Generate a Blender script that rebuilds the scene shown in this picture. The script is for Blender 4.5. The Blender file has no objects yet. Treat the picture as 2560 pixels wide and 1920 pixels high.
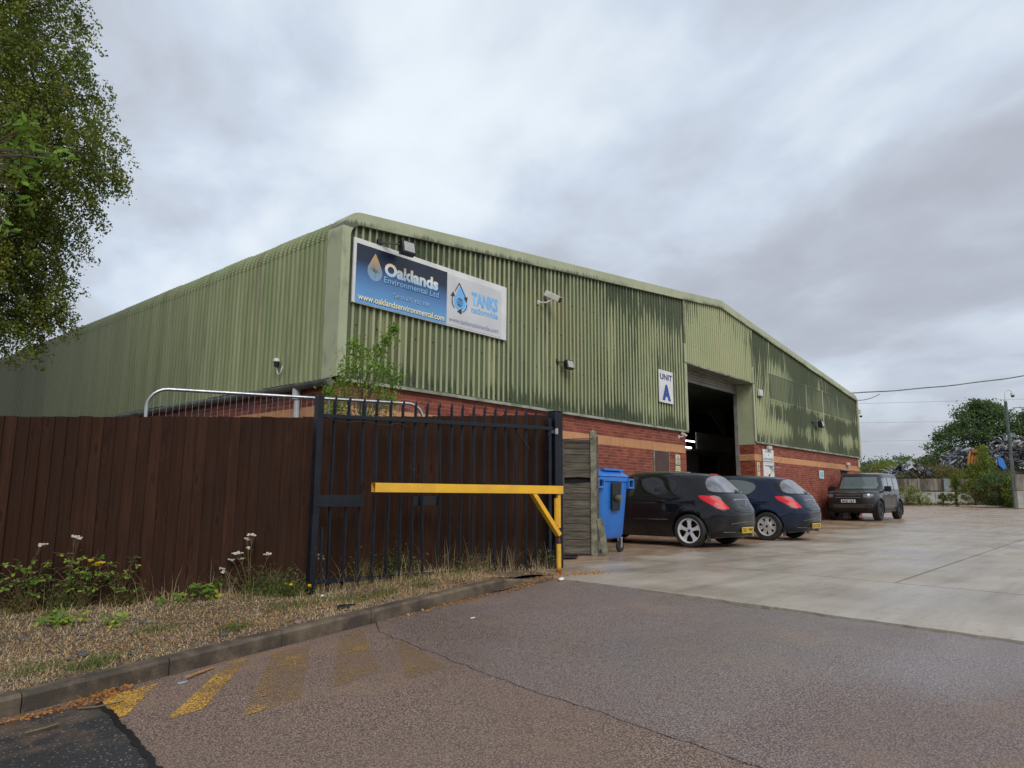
import bpy, bmesh, math, random
import numpy as np
from mathutils import Vector, Matrix
from mathutils.bvhtree import BVHTree
R = math.radians
random.seed(7)
rng = np.random.default_rng(11)
scene = bpy.context.scene
col = scene.collection

# ------------------------------------------------------------------ camera
cd = bpy.data.cameras.new('camera')
cam = bpy.data.objects.new('camera', cd); col.objects.link(cam); scene.camera = cam
CAM = Vector((-7.05, -10.10, 0.95))
yaw, pitch, roll = R(49.0), R(8.953), R(0.359)
fw = Vector((math.sin(yaw)*math.cos(pitch), math.cos(yaw)*math.cos(pitch), math.sin(pitch)))
rt = Vector((math.cos(yaw), -math.sin(yaw), 0)); up = rt.cross(fw)
rt2 = math.cos(roll)*rt + math.sin(roll)*up; up2 = -math.sin(roll)*rt + math.cos(roll)*up
M3 = Matrix((rt2, up2, -fw)).transposed()
cam.matrix_world = Matrix.Translation(CAM) @ M3.to_4x4()
cd.sensor_fit = 'HORIZONTAL'; cd.sensor_width = 36.0; cd.lens = 36.0*1783/2560
cd.clip_start = 0.05; cd.clip_end = 3000

# ------------------------------------------------------------------ node helper
class S:
    def __init__(s, t, o): s.t = t; s.o = o
    def _m(s, op, b=None, c=None):
        n = s.t.nodes.new('ShaderNodeMath'); n.operation = op
        for i, v in enumerate((s, b, c)):
            if v is None: continue
            if isinstance(v, S): s.t.links.new(v.o, n.inputs[i])
            else: n.inputs[i].default_value = v
        return S(s.t, n.outputs[0])
    def __add__(s, b): return s._m('ADD', b)
    def __sub__(s, b): return s._m('SUBTRACT', b)
    def __mul__(s, b): return s._m('MULTIPLY', b)
    def __truediv__(s, b): return s._m('DIVIDE', b)
    def mx(s, b): return s._m('MAXIMUM', b)
    def mn(s, b): return s._m('MINIMUM', b)
    def gt(s, b): return s._m('GREATER_THAN', b)
    def lt(s, b): return s._m('LESS_THAN', b)
    def ab(s): return s._m('ABSOLUTE')
    def fr(s): return s._m('FRACT')
    def pw(s, b): return s._m('POWER', b)
    def inv(s): return (s*-1.0)+1.0
    def ss(s, a, b):
        n = s.t.nodes.new('ShaderNodeMapRange'); n.interpolation_type = 'SMOOTHSTEP'
        s.t.links.new(s.o, n.inputs['Value']); n.inputs['From Min'].default_value = a; n.inputs['From Max'].default_value = b
        return S(s.t, n.outputs[0])
class T:
    """a material or world tree with short builders"""
    def __init__(s, tree): s.t = tree
    def new(s, k): return s.t.nodes.new(k)
    def pos(s):
        return S(s.t, s.new('ShaderNodeNewGeometry').outputs['Position'])
    def obj(s): return S(s.t, s.new('ShaderNodeTexCoord').outputs['Object'])
    def sep(s, v):
        n = s.new('ShaderNodeSeparateXYZ'); s.t.links.new(v.o, n.inputs[0]); return [S(s.t, o) for o in n.outputs]
    def com(s, *v):
        n = s.new('ShaderNodeCombineXYZ')
        for i, a in enumerate(v):
            if isinstance(a, S): s.t.links.new(a.o, n.inputs[i])
            else: n.inputs[i].default_value = a
        return S(s.t, n.outputs[0])
    def scl(s, v, k):
        n = s.new('ShaderNodeVectorMath'); n.operation = 'MULTIPLY'; s.t.links.new(v.o, n.inputs[0])
        n.inputs[1].default_value = k if isinstance(k, (tuple, list)) else (k, k, k); return S(s.t, n.outputs[0])
    def addv(s, v, w):
        n = s.new('ShaderNodeVectorMath'); n.operation = 'ADD'; s.t.links.new(v.o, n.inputs[0]); s.t.links.new(w.o, n.inputs[1]); return S(s.t, n.outputs[0])
    def noise(s, v, scale, det=4, rough=.55, col=False):
        n = s.new('ShaderNodeTexNoise'); n.inputs['Scale'].default_value = scale; n.inputs['Detail'].default_value = det
        n.inputs['Roughness'].default_value = rough; s.t.links.new(v.o, n.inputs['Vector']); return S(s.t, n.outputs['Color' if col else 'Fac'])
    def voro(s, v, scale, out='Distance', feat='F1'):
        n = s.new('ShaderNodeTexVoronoi'); n.feature = feat; n.inputs['Scale'].default_value = scale
        s.t.links.new(v.o, n.inputs['Vector']); return S(s.t, n.outputs[out])
    def island(s): return S(s.t, s.new('ShaderNodeNewGeometry').outputs['Random Per Island'])
    def objrand(s): return S(s.t, s.new('ShaderNodeObjectInfo').outputs['Random'])
    def mix(s, f, a, b):
        n = s.new('ShaderNodeMix'); n.data_type = 'RGBA'
        if isinstance(f, S): s.t.links.new(f.o, n.inputs[0])
        else: n.inputs[0].default_value = f
        for i, v in ((6, a), (7, b)):
            if isinstance(v, S): s.t.links.new(v.o, n.inputs[i])
            else: n.inputs[i].default_value = (*v, 1)
        return S(s.t, n.outputs[2])
    def ramp(s, f, stops):
        n = s.new('ShaderNodeValToRGB'); s.t.links.new(f.o, n.inputs[0]); e = n.color_ramp.elements
        while len(e) < len(stops): e.new(.5)
        for i, (p, c) in enumerate(stops): e[i].position = p; e[i].color = (*c, 1)
        return S(s.t, n.outputs[0])
    def bump(s, h, strength=.5, dist=.01):
        n = s.new('ShaderNodeBump'); n.inputs['Strength'].default_value = strength; n.inputs['Distance'].default_value = dist
        s.t.links.new(h.o, n.inputs['Height']); return S(s.t, n.outputs[0])
MATS = {}
def mat(name, fn=None, color=(.5, .5, .5), rough=.6, metal=0., spec=.5, coat=0.):
    if name in MATS: return MATS[name]
    m = bpy.data.materials.new(name); m.use_nodes = True
    t = T(m.node_tree); b = m.node_tree.nodes['Principled BSDF']
    b.inputs['Base Color'].default_value = (*color, 1); b.inputs['Roughness'].default_value = rough
    b.inputs['Metallic'].default_value = metal; b.inputs['Specular IOR Level'].default_value = spec
    b.inputs['Coat Weight'].default_value = coat; b.inputs['Coat Roughness'].default_value = .03
    def put(k, v):
        if isinstance(v, S): m.node_tree.links.new(v.o, b.inputs[k])
        else: b.inputs[k].default_value = v
    if fn: fn(t, put)
    MATS[name] = m; return m
def vary(c1, c2, scale=3, rough=.6, bumps=0, bscale=60, det=5, stretch=(1, 1, 1), metal=0, spec=.5, isl=0):
    """generic weathered surface of two tones"""
    def f(t, put):
        p = t.scl(t.obj(), stretch); n = t.noise(p, scale, det).ss(.35, .65)
        c = t.mix(n, c1, c2)
        if isl:
            r = t.island()
            c = t.mix(r*isl, c, tuple(min(1, v*1.9+.01) for v in c2))
        put('Base Color', c); put('Roughness', rough); put('Metallic', metal); put('Specular IOR Level', spec)
        if bumps: put('Normal', t.bump(t.noise(p, bscale, 4), bumps, .01))
    return f

# ------------------------------------------------------------------ world: overcast daylight
SUN_EL, SUN_AZ = R(42), R(215)     # azimuth clockwise from +Y
world = bpy.data.worlds.new('World'); scene.world = world; world.use_nodes = True
wt = world.node_tree; wt.nodes.clear(); w = T(wt)
sky = w.new('ShaderNodeTexSky'); sky.sky_type = 'NISHITA'; sky.sun_disc = False
sky.sun_elevation = SUN_EL; sky.sun_rotation = SUN_AZ
bg1 = w.new('ShaderNodeBackground'); bg1.inputs[1].default_value = .12; wt.links.new(sky.outputs[0], bg1.inputs[0])
d = S(wt, w.new('ShaderNodeTexCoord').outputs['Generated'])
dx, dy, dz = w.sep(d)
den = dz.mx(0.0) + .22
cl = w.com(dx/den, dy/den, 0.0)
# cloud streaks run across the view
rot = w.new('ShaderNodeVectorRotate'); rot.inputs['Axis'].default_value = (0, 0, 1); rot.inputs['Angle'].default_value = R(28)
wt.links.new(cl.o, rot.inputs['Vector']); clr = S(wt, rot.outputs[0])
warp = w.noise(clr, .9, 4, .5, col=True)
clw = w.addv(w.scl(clr, (1.0, .72, 1)), w.scl(warp, .38))
n1 = w.noise(clw, .95, 6, .52); n2 = w.noise(clw, 2.9, 6, .52)
cm = (n1*.68 + n2*.32)
cc = w.ramp(cm.ss(.35, .66), [(0, (.36, .375, .425)), (.30, (.43, .46, .52)), (.60, (.515, .58, .67)), (1, (.70, .76, .81))])
# the cloud base darkens towards the east (right of the picture) and near the horizon there
east = (dx*.96 - dy*.28).ss(.30, 1.0)
low = dz.ss(.0, .55).inv()
cc = w.mix((east*low*.62), cc, w.mix(n2.ss(.4, .6), (.345, .365, .425), (.43, .455, .515)))
bg2 = w.new('ShaderNodeBackground'); wt.links.new(cc.o, bg2.inputs[0]); bg2.inputs[1].default_value = 1.0
ms = w.new('ShaderNodeMixShader'); ms.inputs[0].default_value = .93
wt.links.new(bg1.outputs[0], ms.inputs[1]); wt.links.new(bg2.outputs[0], ms.inputs[2])
wo = w.new('ShaderNodeOutputWorld'); wt.links.new(ms.outputs[0], wo.inputs[0])

# ------------------------------------------------------------------ sun (veiled by cloud)
sd = bpy.data.lights.new('sun', 'SUN'); sd.energy = 1.5; sd.angle = R(35); sd.color = (1, .96, .9)
sun = bpy.data.objects.new('sun', sd); col.objects.link(sun)
sv = Vector((math.sin(SUN_AZ)*math.cos(SUN_EL), math.cos(SUN_AZ)*math.cos(SUN_EL), math.sin(SUN_EL)))
sun.rotation_euler = sv.to_track_quat('Z', 'Y').to_euler(); sun.location = (0, -20, 30)
vs = scene.view_settings; vs.view_transform = 'Standard'; vs.look = 'None'; vs.gamma = 1; vs.exposure = 0.34
try: vs.use_curve_mapping = False
except Exception: pass

# ------------------------------------------------------------------ object helpers
def tag(o, label=None, cat=None, group=None, kind=None):
    if label: o['label'] = label
    if cat: o['category'] = cat
    if group: o['group'] = group
    if kind: o['kind'] = kind
    return o
def thing(name, label, cat, loc=(0, 0, 0), rz=0, group=None):
    o = bpy.data.objects.new(name, None); col.objects.link(o); o.location = loc; o.rotation_euler = (0, 0, rz)
    o.empty_display_size = .2
    return tag(o, label, cat, group)
def link(name, me, parent=None, mats=None):
    o = bpy.data.objects.new(name, me); col.objects.link(o)
    if parent: o.parent = parent
    if mats:
        for m in (mats if isinstance(mats, (list, tuple)) else [mats]): me.materials.append(m)
    return o
class MB:
    """collects simple solids into one mesh"""
    def __init__(s): s.v = []; s.f = []; s.mi = []; s.m = 0
    def add(s, vs, fs):
        b = len(s.v); s.v += [tuple(v) for v in vs]; s.f += [tuple(i+b for i in f) for f in fs]; s.mi += [s.m]*len(fs)
    def box(s, c, d, rot=None):
        c = Vector(c); hx, hy, hz = d[0]/2, d[1]/2, d[2]/2
        vs = [Vector((x, y, z)) for x in (-hx, hx) for y in (-hy, hy) for z in (-hz, hz)]
        if rot is not None: vs = [rot @ v for v in vs]
        s.add([v+c for v in vs], [(0, 1, 3, 2), (4, 6, 7, 5), (0, 4, 5, 1), (2, 3, 7, 6), (0, 2, 6, 4), (1, 5, 7, 3)])
    def b2(s, lo, hi): s.box([(a+b)/2 for a, b in zip(lo, hi)], [abs(b-a) for a, b in zip(lo, hi)])
    def bar(s, a, b, w, h=None, up=Vector((0, 0, 1))):
        a, b = Vector(a), Vector(b); d = (b-a).normalized(); h = h or w
        u = d.cross(up)
        if u.length < 1e-4: u = d.cross(Vector((1, 0, 0)))
        u.normalize(); v = u.cross(d)
        vs = [p + u*(i*w/2) + v*(j*h/2) for p in (a, b) for i, j in ((-1, -1), (1, -1), (1, 1), (-1, 1))]
        s.add(vs, [(3, 2, 1, 0), (4, 5, 6, 7), (0, 1, 5, 4), (1, 2, 6, 5), (2, 3, 7, 6), (3, 0, 4, 7)])
    def tube(s, pts, r, n=8, cap=True):
        pts = [Vector(p) for p in pts]; rs = r if isinstance(r, (list, tuple)) else [r]*len(pts)
        b = len(s.v); ref = None; vs = []; fs = []
        for i, p in enumerate(pts):
            d = (pts[min(i+1, len(pts)-1)] - pts[max(i-1, 0)]).normalized()
            if ref is None: ref = d.cross(Vector((0, 0, 1)))
            if ref.length < 1e-3: ref = d.cross(Vector((1, 0, 0)))
            ref = (ref - d*ref.dot(d)).normalized(); v = d.cross(ref)
            vs += [p + (ref*math.cos(2*math.pi*k/n) + v*math.sin(2*math.pi*k/n))*rs[i] for k in range(n)]
        for i in range(len(pts)-1):
            for k in range(n): fs.append((i*n+k, i*n+(k+1) % n, (i+1)*n+(k+1) % n, (i+1)*n+k))
        if cap: fs.append(tuple(range(n))[::-1]); fs.append(tuple((len(pts)-1)*n+k for k in range(n)))
        s.add(vs, fs)
    def cyl(s, a, b, r, n=16): s.tube([a, b], r, n)
    def lathe(s, prof, o=(0, 0, 0), ax='z', n=24, rot=None):
        vs = []; fs = []
        for (r, h) in prof:
            for k in range(n):
                c, q = math.cos(2*math.pi*k/n)*r, math.sin(2*math.pi*k/n)*r
                v = Vector((c, q, h)) if ax == 'z' else (Vector((c, h, q)) if ax == 'y' else Vector((h, c, q)))
                if rot is not None: v = rot @ v
                vs.append(v + Vector(o))
        for i in range(len(prof)-1):
            for k in range(n): fs.append((i*n+k, i*n+(k+1) % n, (i+1)*n+(k+1) % n, (i+1)*n+k))
        s.add(vs, fs)
    def poly(s, pts, thick_vec):
        """extruded outline"""
        n = len(pts); P = [Vector(p) for p in pts]; t = Vector(thick_vec)
        s.add(P + [p+t for p in P], [tuple(range(n)), tuple(range(2*n-1, n-1, -1))] + [(i, (i+1) % n, n+(i+1) % n, n+i) for i in range(n)])
    def mesh(s, name, smooth=False):
        me = bpy.data.meshes.new(name); me.from_pydata(s.v, [], s.f)
        if any(s.mi): me.polygons.foreach_set('material_index', s.mi)
        bm = bmesh.new(); bm.from_mesh(me); bmesh.ops.recalc_face_normals(bm, faces=bm.faces); bm.to_mesh(me); bm.free()
        if smooth:
            me.polygons.foreach_set('use_smooth', [True]*len(me.polygons)); me.set_sharp_from_angle(angle=R(40))
        me.update(); return me
    def obj(s, name, mats, parent=None, smooth=False): return link(name, s.mesh(name, smooth), parent, mats)
def bev(o, w=.004, seg=1):
    m = o.modifiers.new('bevel', 'BEVEL'); m.width = w; m.segments = seg; m.limit_method = 'ANGLE'; m.angle_limit = R(40); return o
def rawmesh(name, V, F, parent=None, mats=None, smooth=False, mi=None):
    """fast mesh from numpy arrays of equal-sided faces"""
    V = np.asarray(V, np.float32); F = np.asarray(F, np.int32); k = F.shape[1]
    me = bpy.data.meshes.new(name); me.vertices.add(len(V)); me.vertices.foreach_set('co', V.ravel())
    me.loops.add(F.size); me.loops.foreach_set('vertex_index', F.ravel())
    me.polygons.add(len(F)); me.polygons.foreach_set('loop_start', np.arange(0, F.size, k, dtype=np.int32))
    if mi is not None: me.polygons.foreach_set('material_index', np.asarray(mi, np.int32))
    me.update(calc_edges=True); me.polygons.foreach_set('use_smooth', [bool(smooth)]*len(F)); return link(name, me, parent, mats)
def text(s, name, x, z, w, h, y, m, parent=None, mw=None, bold=0.0, depth=.004):
    """raised lettering in the XZ plane facing -Y: left x, baseline z, overall width w, height h (of the tallest letters)"""
    cu = bpy.data.curves.new(name, 'FONT'); cu.body = s; cu.size = 1; cu.extrude = 0.0; cu.offset = bold; cu.resolution_u = 3
    o = bpy.data.objects.new(name, cu); col.objects.link(o)
    dg = bpy.context.evaluated_depsgraph_get(); me = bpy.data.meshes.new_from_object(o.evaluated_get(dg))
    bpy.data.objects.remove(o); bpy.data.curves.remove(cu)
    co = np.empty(len(me.vertices)*3, np.float32); me.vertices.foreach_get('co', co); co = co.reshape(-1, 3)
    x0, x1, y1 = co[:, 0].min(), co[:, 0].max(), co[:, 1].max()
    out = np.empty_like(co); out[:, 0] = x + (co[:, 0]-x0)/(x1-x0)*w; out[:, 2] = z + co[:, 1]/y1*h; out[:, 1] = y
    if mw is not None:
        out = np.array([tuple(mw @ Vector(v)) for v in out], np.float32)
    me.vertices.foreach_set('co', out.ravel()); me.materials.clear(); me.update()
    return link(name, me, parent, m)
def zg(X, Y=0):
    if X < -.3: return max(.075*(X+.3), -1.1)
    if X > 20: return min(.0125*(X-20), .5)
    return 0.
def at(px, py, dep):
    """point seen at a pixel of the 2560 x 1920 photograph, dep metres along the view axis"""
    dd = rt2*(px-1280) - up2*(py-960) + fw*1783; return CAM + dd*(dep/1783)
def sheet(name, pts, m, off=0., kind='structure', nx=1, parent=None, thick=0.):
    """ground sheet from an XY outline, following the ground slope"""
    bm = bmesh.new(); f = bm.faces.new([bm.verts.new((x, y, 0)) for x, y in pts])
    xs = [p[0] for p in pts]; 
    cuts = [x for x in (-14, -.3, 20, 60) if min(xs) < x < max(xs)]
    for c in cuts: bmesh.ops.bisect_plane(bm, geom=bm.verts[:]+bm.edges[:]+bm.faces[:], plane_co=(c, 0, 0), plane_no=(1, 0, 0))
    for v in bm.verts: v.co.z = zg(v.co.x) + off
    if thick:
        r = bmesh.ops.extrude_face_region(bm, geom=bm.faces[:])
        for v in [g for g in r['geom'] if isinstance(g, bmesh.types.BMVert)]: v.co.z -= thick
    bmesh.ops.recalc_face_normals(bm, faces=bm.faces)
    me = bpy.data.meshes.new(name); bm.to_mesh(me); bm.free()
    if not thick and me.polygons[0].normal.z < 0: me.flip_normals()
    o = link(name, me, parent, m)
    if kind and not parent: o['kind'] = kind
    return o

# ================================================================== MATERIALS
def f_asphalt(c_stone, c_gap, c_tint, wet):
    def f(t, put):
        p = t.pos(); x, y, z = t.sep(p)
        v = t.voro(p, 88, 'Distance'); vc = t.voro(p, 88, 'Color'); vr, vg, vb = t.sep(vc)
        fine = t.noise(p, 260, 2)
        big = t.noise(p, .7, 5, .6); mid = t.noise(p, 4, 4)
        c = t.mix(vr, c_stone, c_tint); c = t.mix(vg.ss(.90, .97)*.7, c, (.42, .36, .30))
        gap = (v.ss(.32, .62)*.8 + fine.ss(.35, .6)*.25).mn(1.0)
        c = t.mix(gap, c, c_gap)
        c = t.mix(big.ss(.4, .65)*.35, c, tuple(v*.45 for v in c_stone))
        c = t.mix(mid.ss(.5, .75)*.25, c, (.20, .13, .085)); c = t.mix(t.noise(p, 1.3, 5, .6).ss(.52, .68)*.35, c, (.26, .165, .10))
        put('Base Color', c)
        w_ = ((t.noise(p, .45, 4).ss(.38, .62)+x.ss(-3.5, .5)*.35).mn(1.0)*wet)
        put('Roughness', (w_*-.38)+.62); put('Specular IOR Level', w_*.35+.35)
        put('Normal', t.bump(v.inv()+fine*.3, .45, .006))
    return f
m_road = mat('wet_red_asphalt', f_asphalt((.345, .255, .215), (.085, .062, .055), (.245, .195, .18), 1.0))
m_road2 = mat('older_red_asphalt', f_asphalt((.38, .26, .195), (.080, .055, .043), (.26, .17, .13), .75))
m_tar = mat('black_tarmac', f_asphalt((.045, .043, .042), (.018, .017, .017), (.03, .029, .029), .5))
def f_concrete_yard(t, put):
    p = t.pos(); x, y, z = t.sep(p)
    n = t.noise(p, .6, 6, .6); st = t.noise(t.scl(p, (.35, 2.2, 1)), 1.6, 5, .6); f = t.noise(p, 90, 3); f2 = t.noise(p, 14, 4)
    c = t.mix(n.ss(.3, .7), (.335, .287, .228), (.43, .375, .305))
    c = t.mix(st.ss(.42, .68)*.32, c, (.185, .145, .11))
    c = t.mix(t.noise(t.scl(p, (.12, 1.1, 1)), 1.9, 6, .65).ss(.5, .66)*.28, c, (.15, .115, .085))
    # the strip where cars stand is stained brown, with a ragged edge
    edge = (y + t.noise(p, .5, 5)*1.6 + t.noise(p, 5, 4)*.35 + (x.ss(0, 22)*-1.0)).ss(-3.45, -3.0)
    far = (x + t.noise(p, .25, 5)*9).ss(22, 30)
    brown = t.mix(t.noise(t.scl(p, (1, 3, 1)), 1.4, 6, .65).ss(.35, .65), (.24, .155, .095), (.38, .265, .175))
    c = t.mix(edge.mx(far*t.noise(p, .4, 4).ss(.3, .55)*.7)*.92, c, brown)
    c = t.mix(f.ss(.5, .7)*.35, c, (.12, .10, .08)); c = t.mix(f2.ss(.58, .70)*.35, c, (.12, .085, .06))
    put('Base Color', c); wet = t.noise(p, .5, 4).ss(.35, .6)
    put('Roughness', wet*-.34+.60); put('Specular IOR Level', .45); put('Normal', t.bump(f+f2*.4, .35, .004))
m_conc = mat('yard_concrete', f_concrete_yard)
m_joint = mat('joint_dirt', vary((.028, .020, .014), (.06, .04, .026), 8, .9, .4))
m_kerb = mat('kerb_concrete', lambda t, put: (
    put('Base Color', t.mix(t.noise(t.pos(), 5, 6, .65).ss(.35, .7), t.mix(t.objrand(), (.046, .034, .023), (.072, .054, .037)), (.15, .11, .07))),
    put('Roughness', .7), put('Normal', t.bump(t.noise(t.pos(), 70, 4), .5, .006))))
m_soil = mat('verge_soil', lambda t, put: (put('Base Color', t.mix(t.voro(t.pos(), 38, 'Distance').ss(.25, .5), t.mix(t.noise(t.pos(), 30, 5).ss(.4, .6), (.17, .115, .072), (.43, .315, .21)), (.09, .06, .038))), put('Roughness', .95), put('Normal', t.bump(t.noise(t.pos(), 55, 5, .7), 1.0, .02))))
m_field = mat('rough_ground', vary((.07, .065, .035), (.13, .11, .07), .3, .95))
def f_yellow_mark(t, put):
    p = t.pos(); v = t.voro(p, 95, 'Distance'); n = t.noise(p, 3.2, 4, .6)
    g = (v.ss(.3, .6)*.35 + n*.9 + t.noise(p, 55, 3)*.8 + t.objrand()*.0)
    x, y, z = t.sep(p)
    wear = (x + y*-.1).ss(-4.6, -3.2) + (y.ss(-5.75, -5.2).inv())*.28          # traffic has worn the paint away towards the gate
    k = (g + wear*.42).ss(.92, 1.32)
    c = t.mix(k, (.66, .36, .03), (.27, .165, .07)); put('Base Color', c); put('Roughness', .5)
    put('Normal', t.bump(v.inv(), .4, .006)); put('Alpha', (g + wear*.30).ss(.98, 1.42).inv().mx((g + wear*.10).ss(1.0, 1.42).inv()*.60))
m_yline = mat('worn_yellow_road_paint', f_yellow_mark)

# --- cladding
def f_clad(tone):
    def f(t, put):
        p = t.pos(); x, y, z = t.sep(p); r = t.objrand()
        if tone == 'side':
            q = t.com(y, x, z); depth = x*-1.0
        else:
            q = t.com(x, y, z); depth = y*-1.0
        light = (.43, .44, .25); mid = (.225, .27, .15); dark = (.045, .062, .032); green = (.14, .20, .125)
        base = t.mix(t.noise(t.scl(q, (.35, 0, .25)), 1.2, 3).ss(.3, .7), light, (.375, .41, .225))
        if tone == 'side':
            base = t.mix(t.noise(t.scl(q, (1, 0, .1)), 2.5, 4).ss(.35, .65), (.215, .255, .125), (.30, .33, .18))
            st = t.noise(t.scl(q, (6, 0, .35)), 1.3, 5, .6); c = t.mix(st.ss(.5, .72)*.55, base, (.11, .12, .065))
            rust = t.noise(t.scl(q, (1.2, 0, .12)), 1.0, 4).ss(.62, .7); c = t.mix(rust*.35, c, (.12, .095, .05))
            far = y.ss(2.5, 13.0); c = t.mix(far*.86, c, (.075, .085, .05))  # this and the next mix paint the tree's shade into the colour
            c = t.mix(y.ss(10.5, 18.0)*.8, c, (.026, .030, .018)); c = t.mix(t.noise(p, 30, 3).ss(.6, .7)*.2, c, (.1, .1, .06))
            c = t.mix(r*.12, c, (.16, .2, .11))
        else:
            big = t.noise(t.scl(q, (.28, 0, .16)), 1.35, 5, .6); st = t.noise(t.scl(q, (3.2, 0, .28)), 1.3, 5, .62)
            crest = (depth+(st-.5)*.05).ss(.040, .062)        # rain keeps the crests clean, algae holds in the pans
            st2 = t.noise(t.scl(q, (7.5, 0, .5)), 1.2, 4, .6)
            door = ((x-15.1).ab().ss(2.45, 2.55)).inv()
            left = x.ss(7.0, 13.5).inv()
            right = x.ss(18, 20)
            rl = ((x-15.15).ab()*-.105)+7.2                       # rake line height
            topd = (rl - z).ss(.15, 1.25).inv()
            botd = (z + st2*.5).ss(3.25, 3.75).inv()
            poly = ((z-5.1).ab().ss(.47, .50).inv())*(x.gt(19.15))*(x.lt(29.42))
            under = ((z-4.15).ab().ss(.1, .5).inv())*right*.5
            g = big.ss(.3, .7)*.50 + st.ss(.28, .72)*.42 + st2.ss(.3, .7)*.22 + topd*.36 + botd*.34 - crest*.26 - door*.42 + under*.7 + right*.10 + x.ss(4, 11)*.15 - left*.08 + .055
            k = g.ss(.60, .84)
            gl = t.mix(t.noise(t.scl(q, (.5, 0, .3)), 1.1, 3).ss(.4, .6), (.105, .130, .072), (.120, .118, .052))
            wash = t.noise(t.scl(q, (2.0, 0, .10)), 1.1, 4, .6).ss(.54, .64)*.75
            c = t.mix(((left*.95)*(crest.inv()*.72+.26)*wash.inv() + (crest.inv()*.42)).mn(1.0), base, gl)
            c = t.mix(k*.93, c, dark)
            c = t.mix(poly*.72, c, t.mix(crest, (.030, .042, .028), (.085, .105, .065)))
            c = t.mix(((z-5.1).ab().ss(.47, .478)*((z-5.1).ab().ss(.50, .508).inv())*x.gt(19.15)*x.lt(29.42))*.15, c, (.36, .39, .24))
            c = t.mix(r*.10, c, (.2, .23, .12))
        c = t.mix(t.noise(p, 45, 3).ss(.62, .72)*.25, c, (.08, .085, .05))
        put('Base Color', c); put('Roughness', .62); put('Specular IOR Level', .35)
        put('Normal', t.bump(t.noise(p, 25, 4), .12, .01))
    return f
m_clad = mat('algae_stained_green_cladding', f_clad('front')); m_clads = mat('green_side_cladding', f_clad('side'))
def f_trim(t, put):
    p = t.pos(); x, y, z = t.sep(p)
    rl = ((x-15.15).ab()*-.105)+7.22
    st = t.noise(t.scl(p, (9, 1, .4)), 2.2, 5, .6); big = t.noise(t.scl(p, (.5, 1, .5)), 1.3, 3)
    low = (z - rl + st*.30 + big*.20 - .29).ss(.0, .10).inv()*z.gt(5.6)
    c = t.mix(t.noise(p, 2, 4).ss(.3, .7), (.40, .42, .265), (.33, .365, .225))
    c = t.mix(low*.85*big.ss(.38, .55), c, (.055, .06, .035))
    sp = t.noise(t.scl(p, (1, 1, .35)), 3, 5, .6).ss(.56, .66)*z.lt(5.7)
    c = t.mix(sp*.55, c, (.14, .16, .10)); put('Base Color', c); put('Roughness', .5)
m_trim = mat('pale_green_trim', f_trim)
m_flash = mat('base_flashing', vary((.30, .30, .24), (.13, .14, .09), 4, .6, .2, 30, stretch=(.6, 1, 1)))
m_brown = mat('brown_painted_panel', vary((.055, .022, .018), (.075, .03, .024), 2, .5))
# --- bricks
def f_brick(kind):
    def f(t, put):
        r = t.objrand() if kind in ('part', 'bpart') else t.island(); p = t.pos()
        if kind[0] == 'b':
            c = t.ramp(r, [(0, (.50, .24, .105)), (.5, (.58, .295, .13)), (1, (.53, .265, .12))])
        else:
            c = t.ramp(r, [(0, (.14, .030, .018)), (.35, (.225, .050, .028)), (.7, (.30, .072, .036)), (1, (.17, .036, .022))])
        x, y, z = t.sep(p)
        c = t.mix(t.noise(p, 60, 4).ss(.5, .75)*.35, c, (.09, .025, .016)); 
        c = t.mix(t.noise(t.scl(p, (.3, .3, 1)), 1.5, 4).ss(.45, .75)*.28, c, (.055, .022, .016))
        put('Base Color', c); put('Roughness', .72); put('Normal', t.bump(t.noise(p, 140, 3), .3, .004))
    return f
m_brick = mat('red_brick', f_brick('part')); m_brickw = mat('red_brickwork', f_brick('wall'))
m_buff = mat('buff_brick', f_brick('bwall')); m_mortar = mat('pinkish_mortar', vary((.62, .30, .20), (.50, .23, .15), 3, .9))
# --- paints, metals and the rest
def f_navy(t, put):
    p = t.pos(); fl = t.noise(p, 28, 5, .65); dirt = t.noise(p, 6, 4)
    c = t.mix(dirt.ss(.3, .7), (.0042, .0055, .0095), (.0085, .0112, .018)); c = t.mix(fl.ss(.56, .60), c, (.005, .005, .006))
    c = t.mix(t.noise(p, 9, 4).ss(.68, .74)*.5, c, (.09, .085, .07))
    put('Base Color', c); put('Specular IOR Level', .35); put('Roughness', t.noise(p, 20, 3)*.3+.25); put('Normal', t.bump(fl, .5, .004))
m_navy = mat('chipped_navy_paint', f_navy)
def f_yel(t, put):
    p = t.pos(); x, y, z = t.sep(p); fl = t.noise(p, 34, 5, .7); 
    c = t.mix(t.noise(p, 5, 4).ss(.3, .7), (.80, .44, .018), (.68, .36, .03)); c = t.mix(fl.ss(.64, .68), c, (.09, .055, .03))
    lowm = z.ss(.1, .48).inv(); c = t.mix(lowm*t.noise(p, 7, 4).ss(.35, .6)*.8, c, (.24, .28, .06))
    c = t.mix(z.ss(.02, .1).inv(), c, (.18, .05, .02)); put('Base Color', c); put('Roughness', .38)
m_yel = mat('yellow_barrier_paint', f_yel); m_rust = mat('rusty_steel', vary((.13, .04, .018), (.06, .02, .012), 15, .8, .3))
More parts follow.
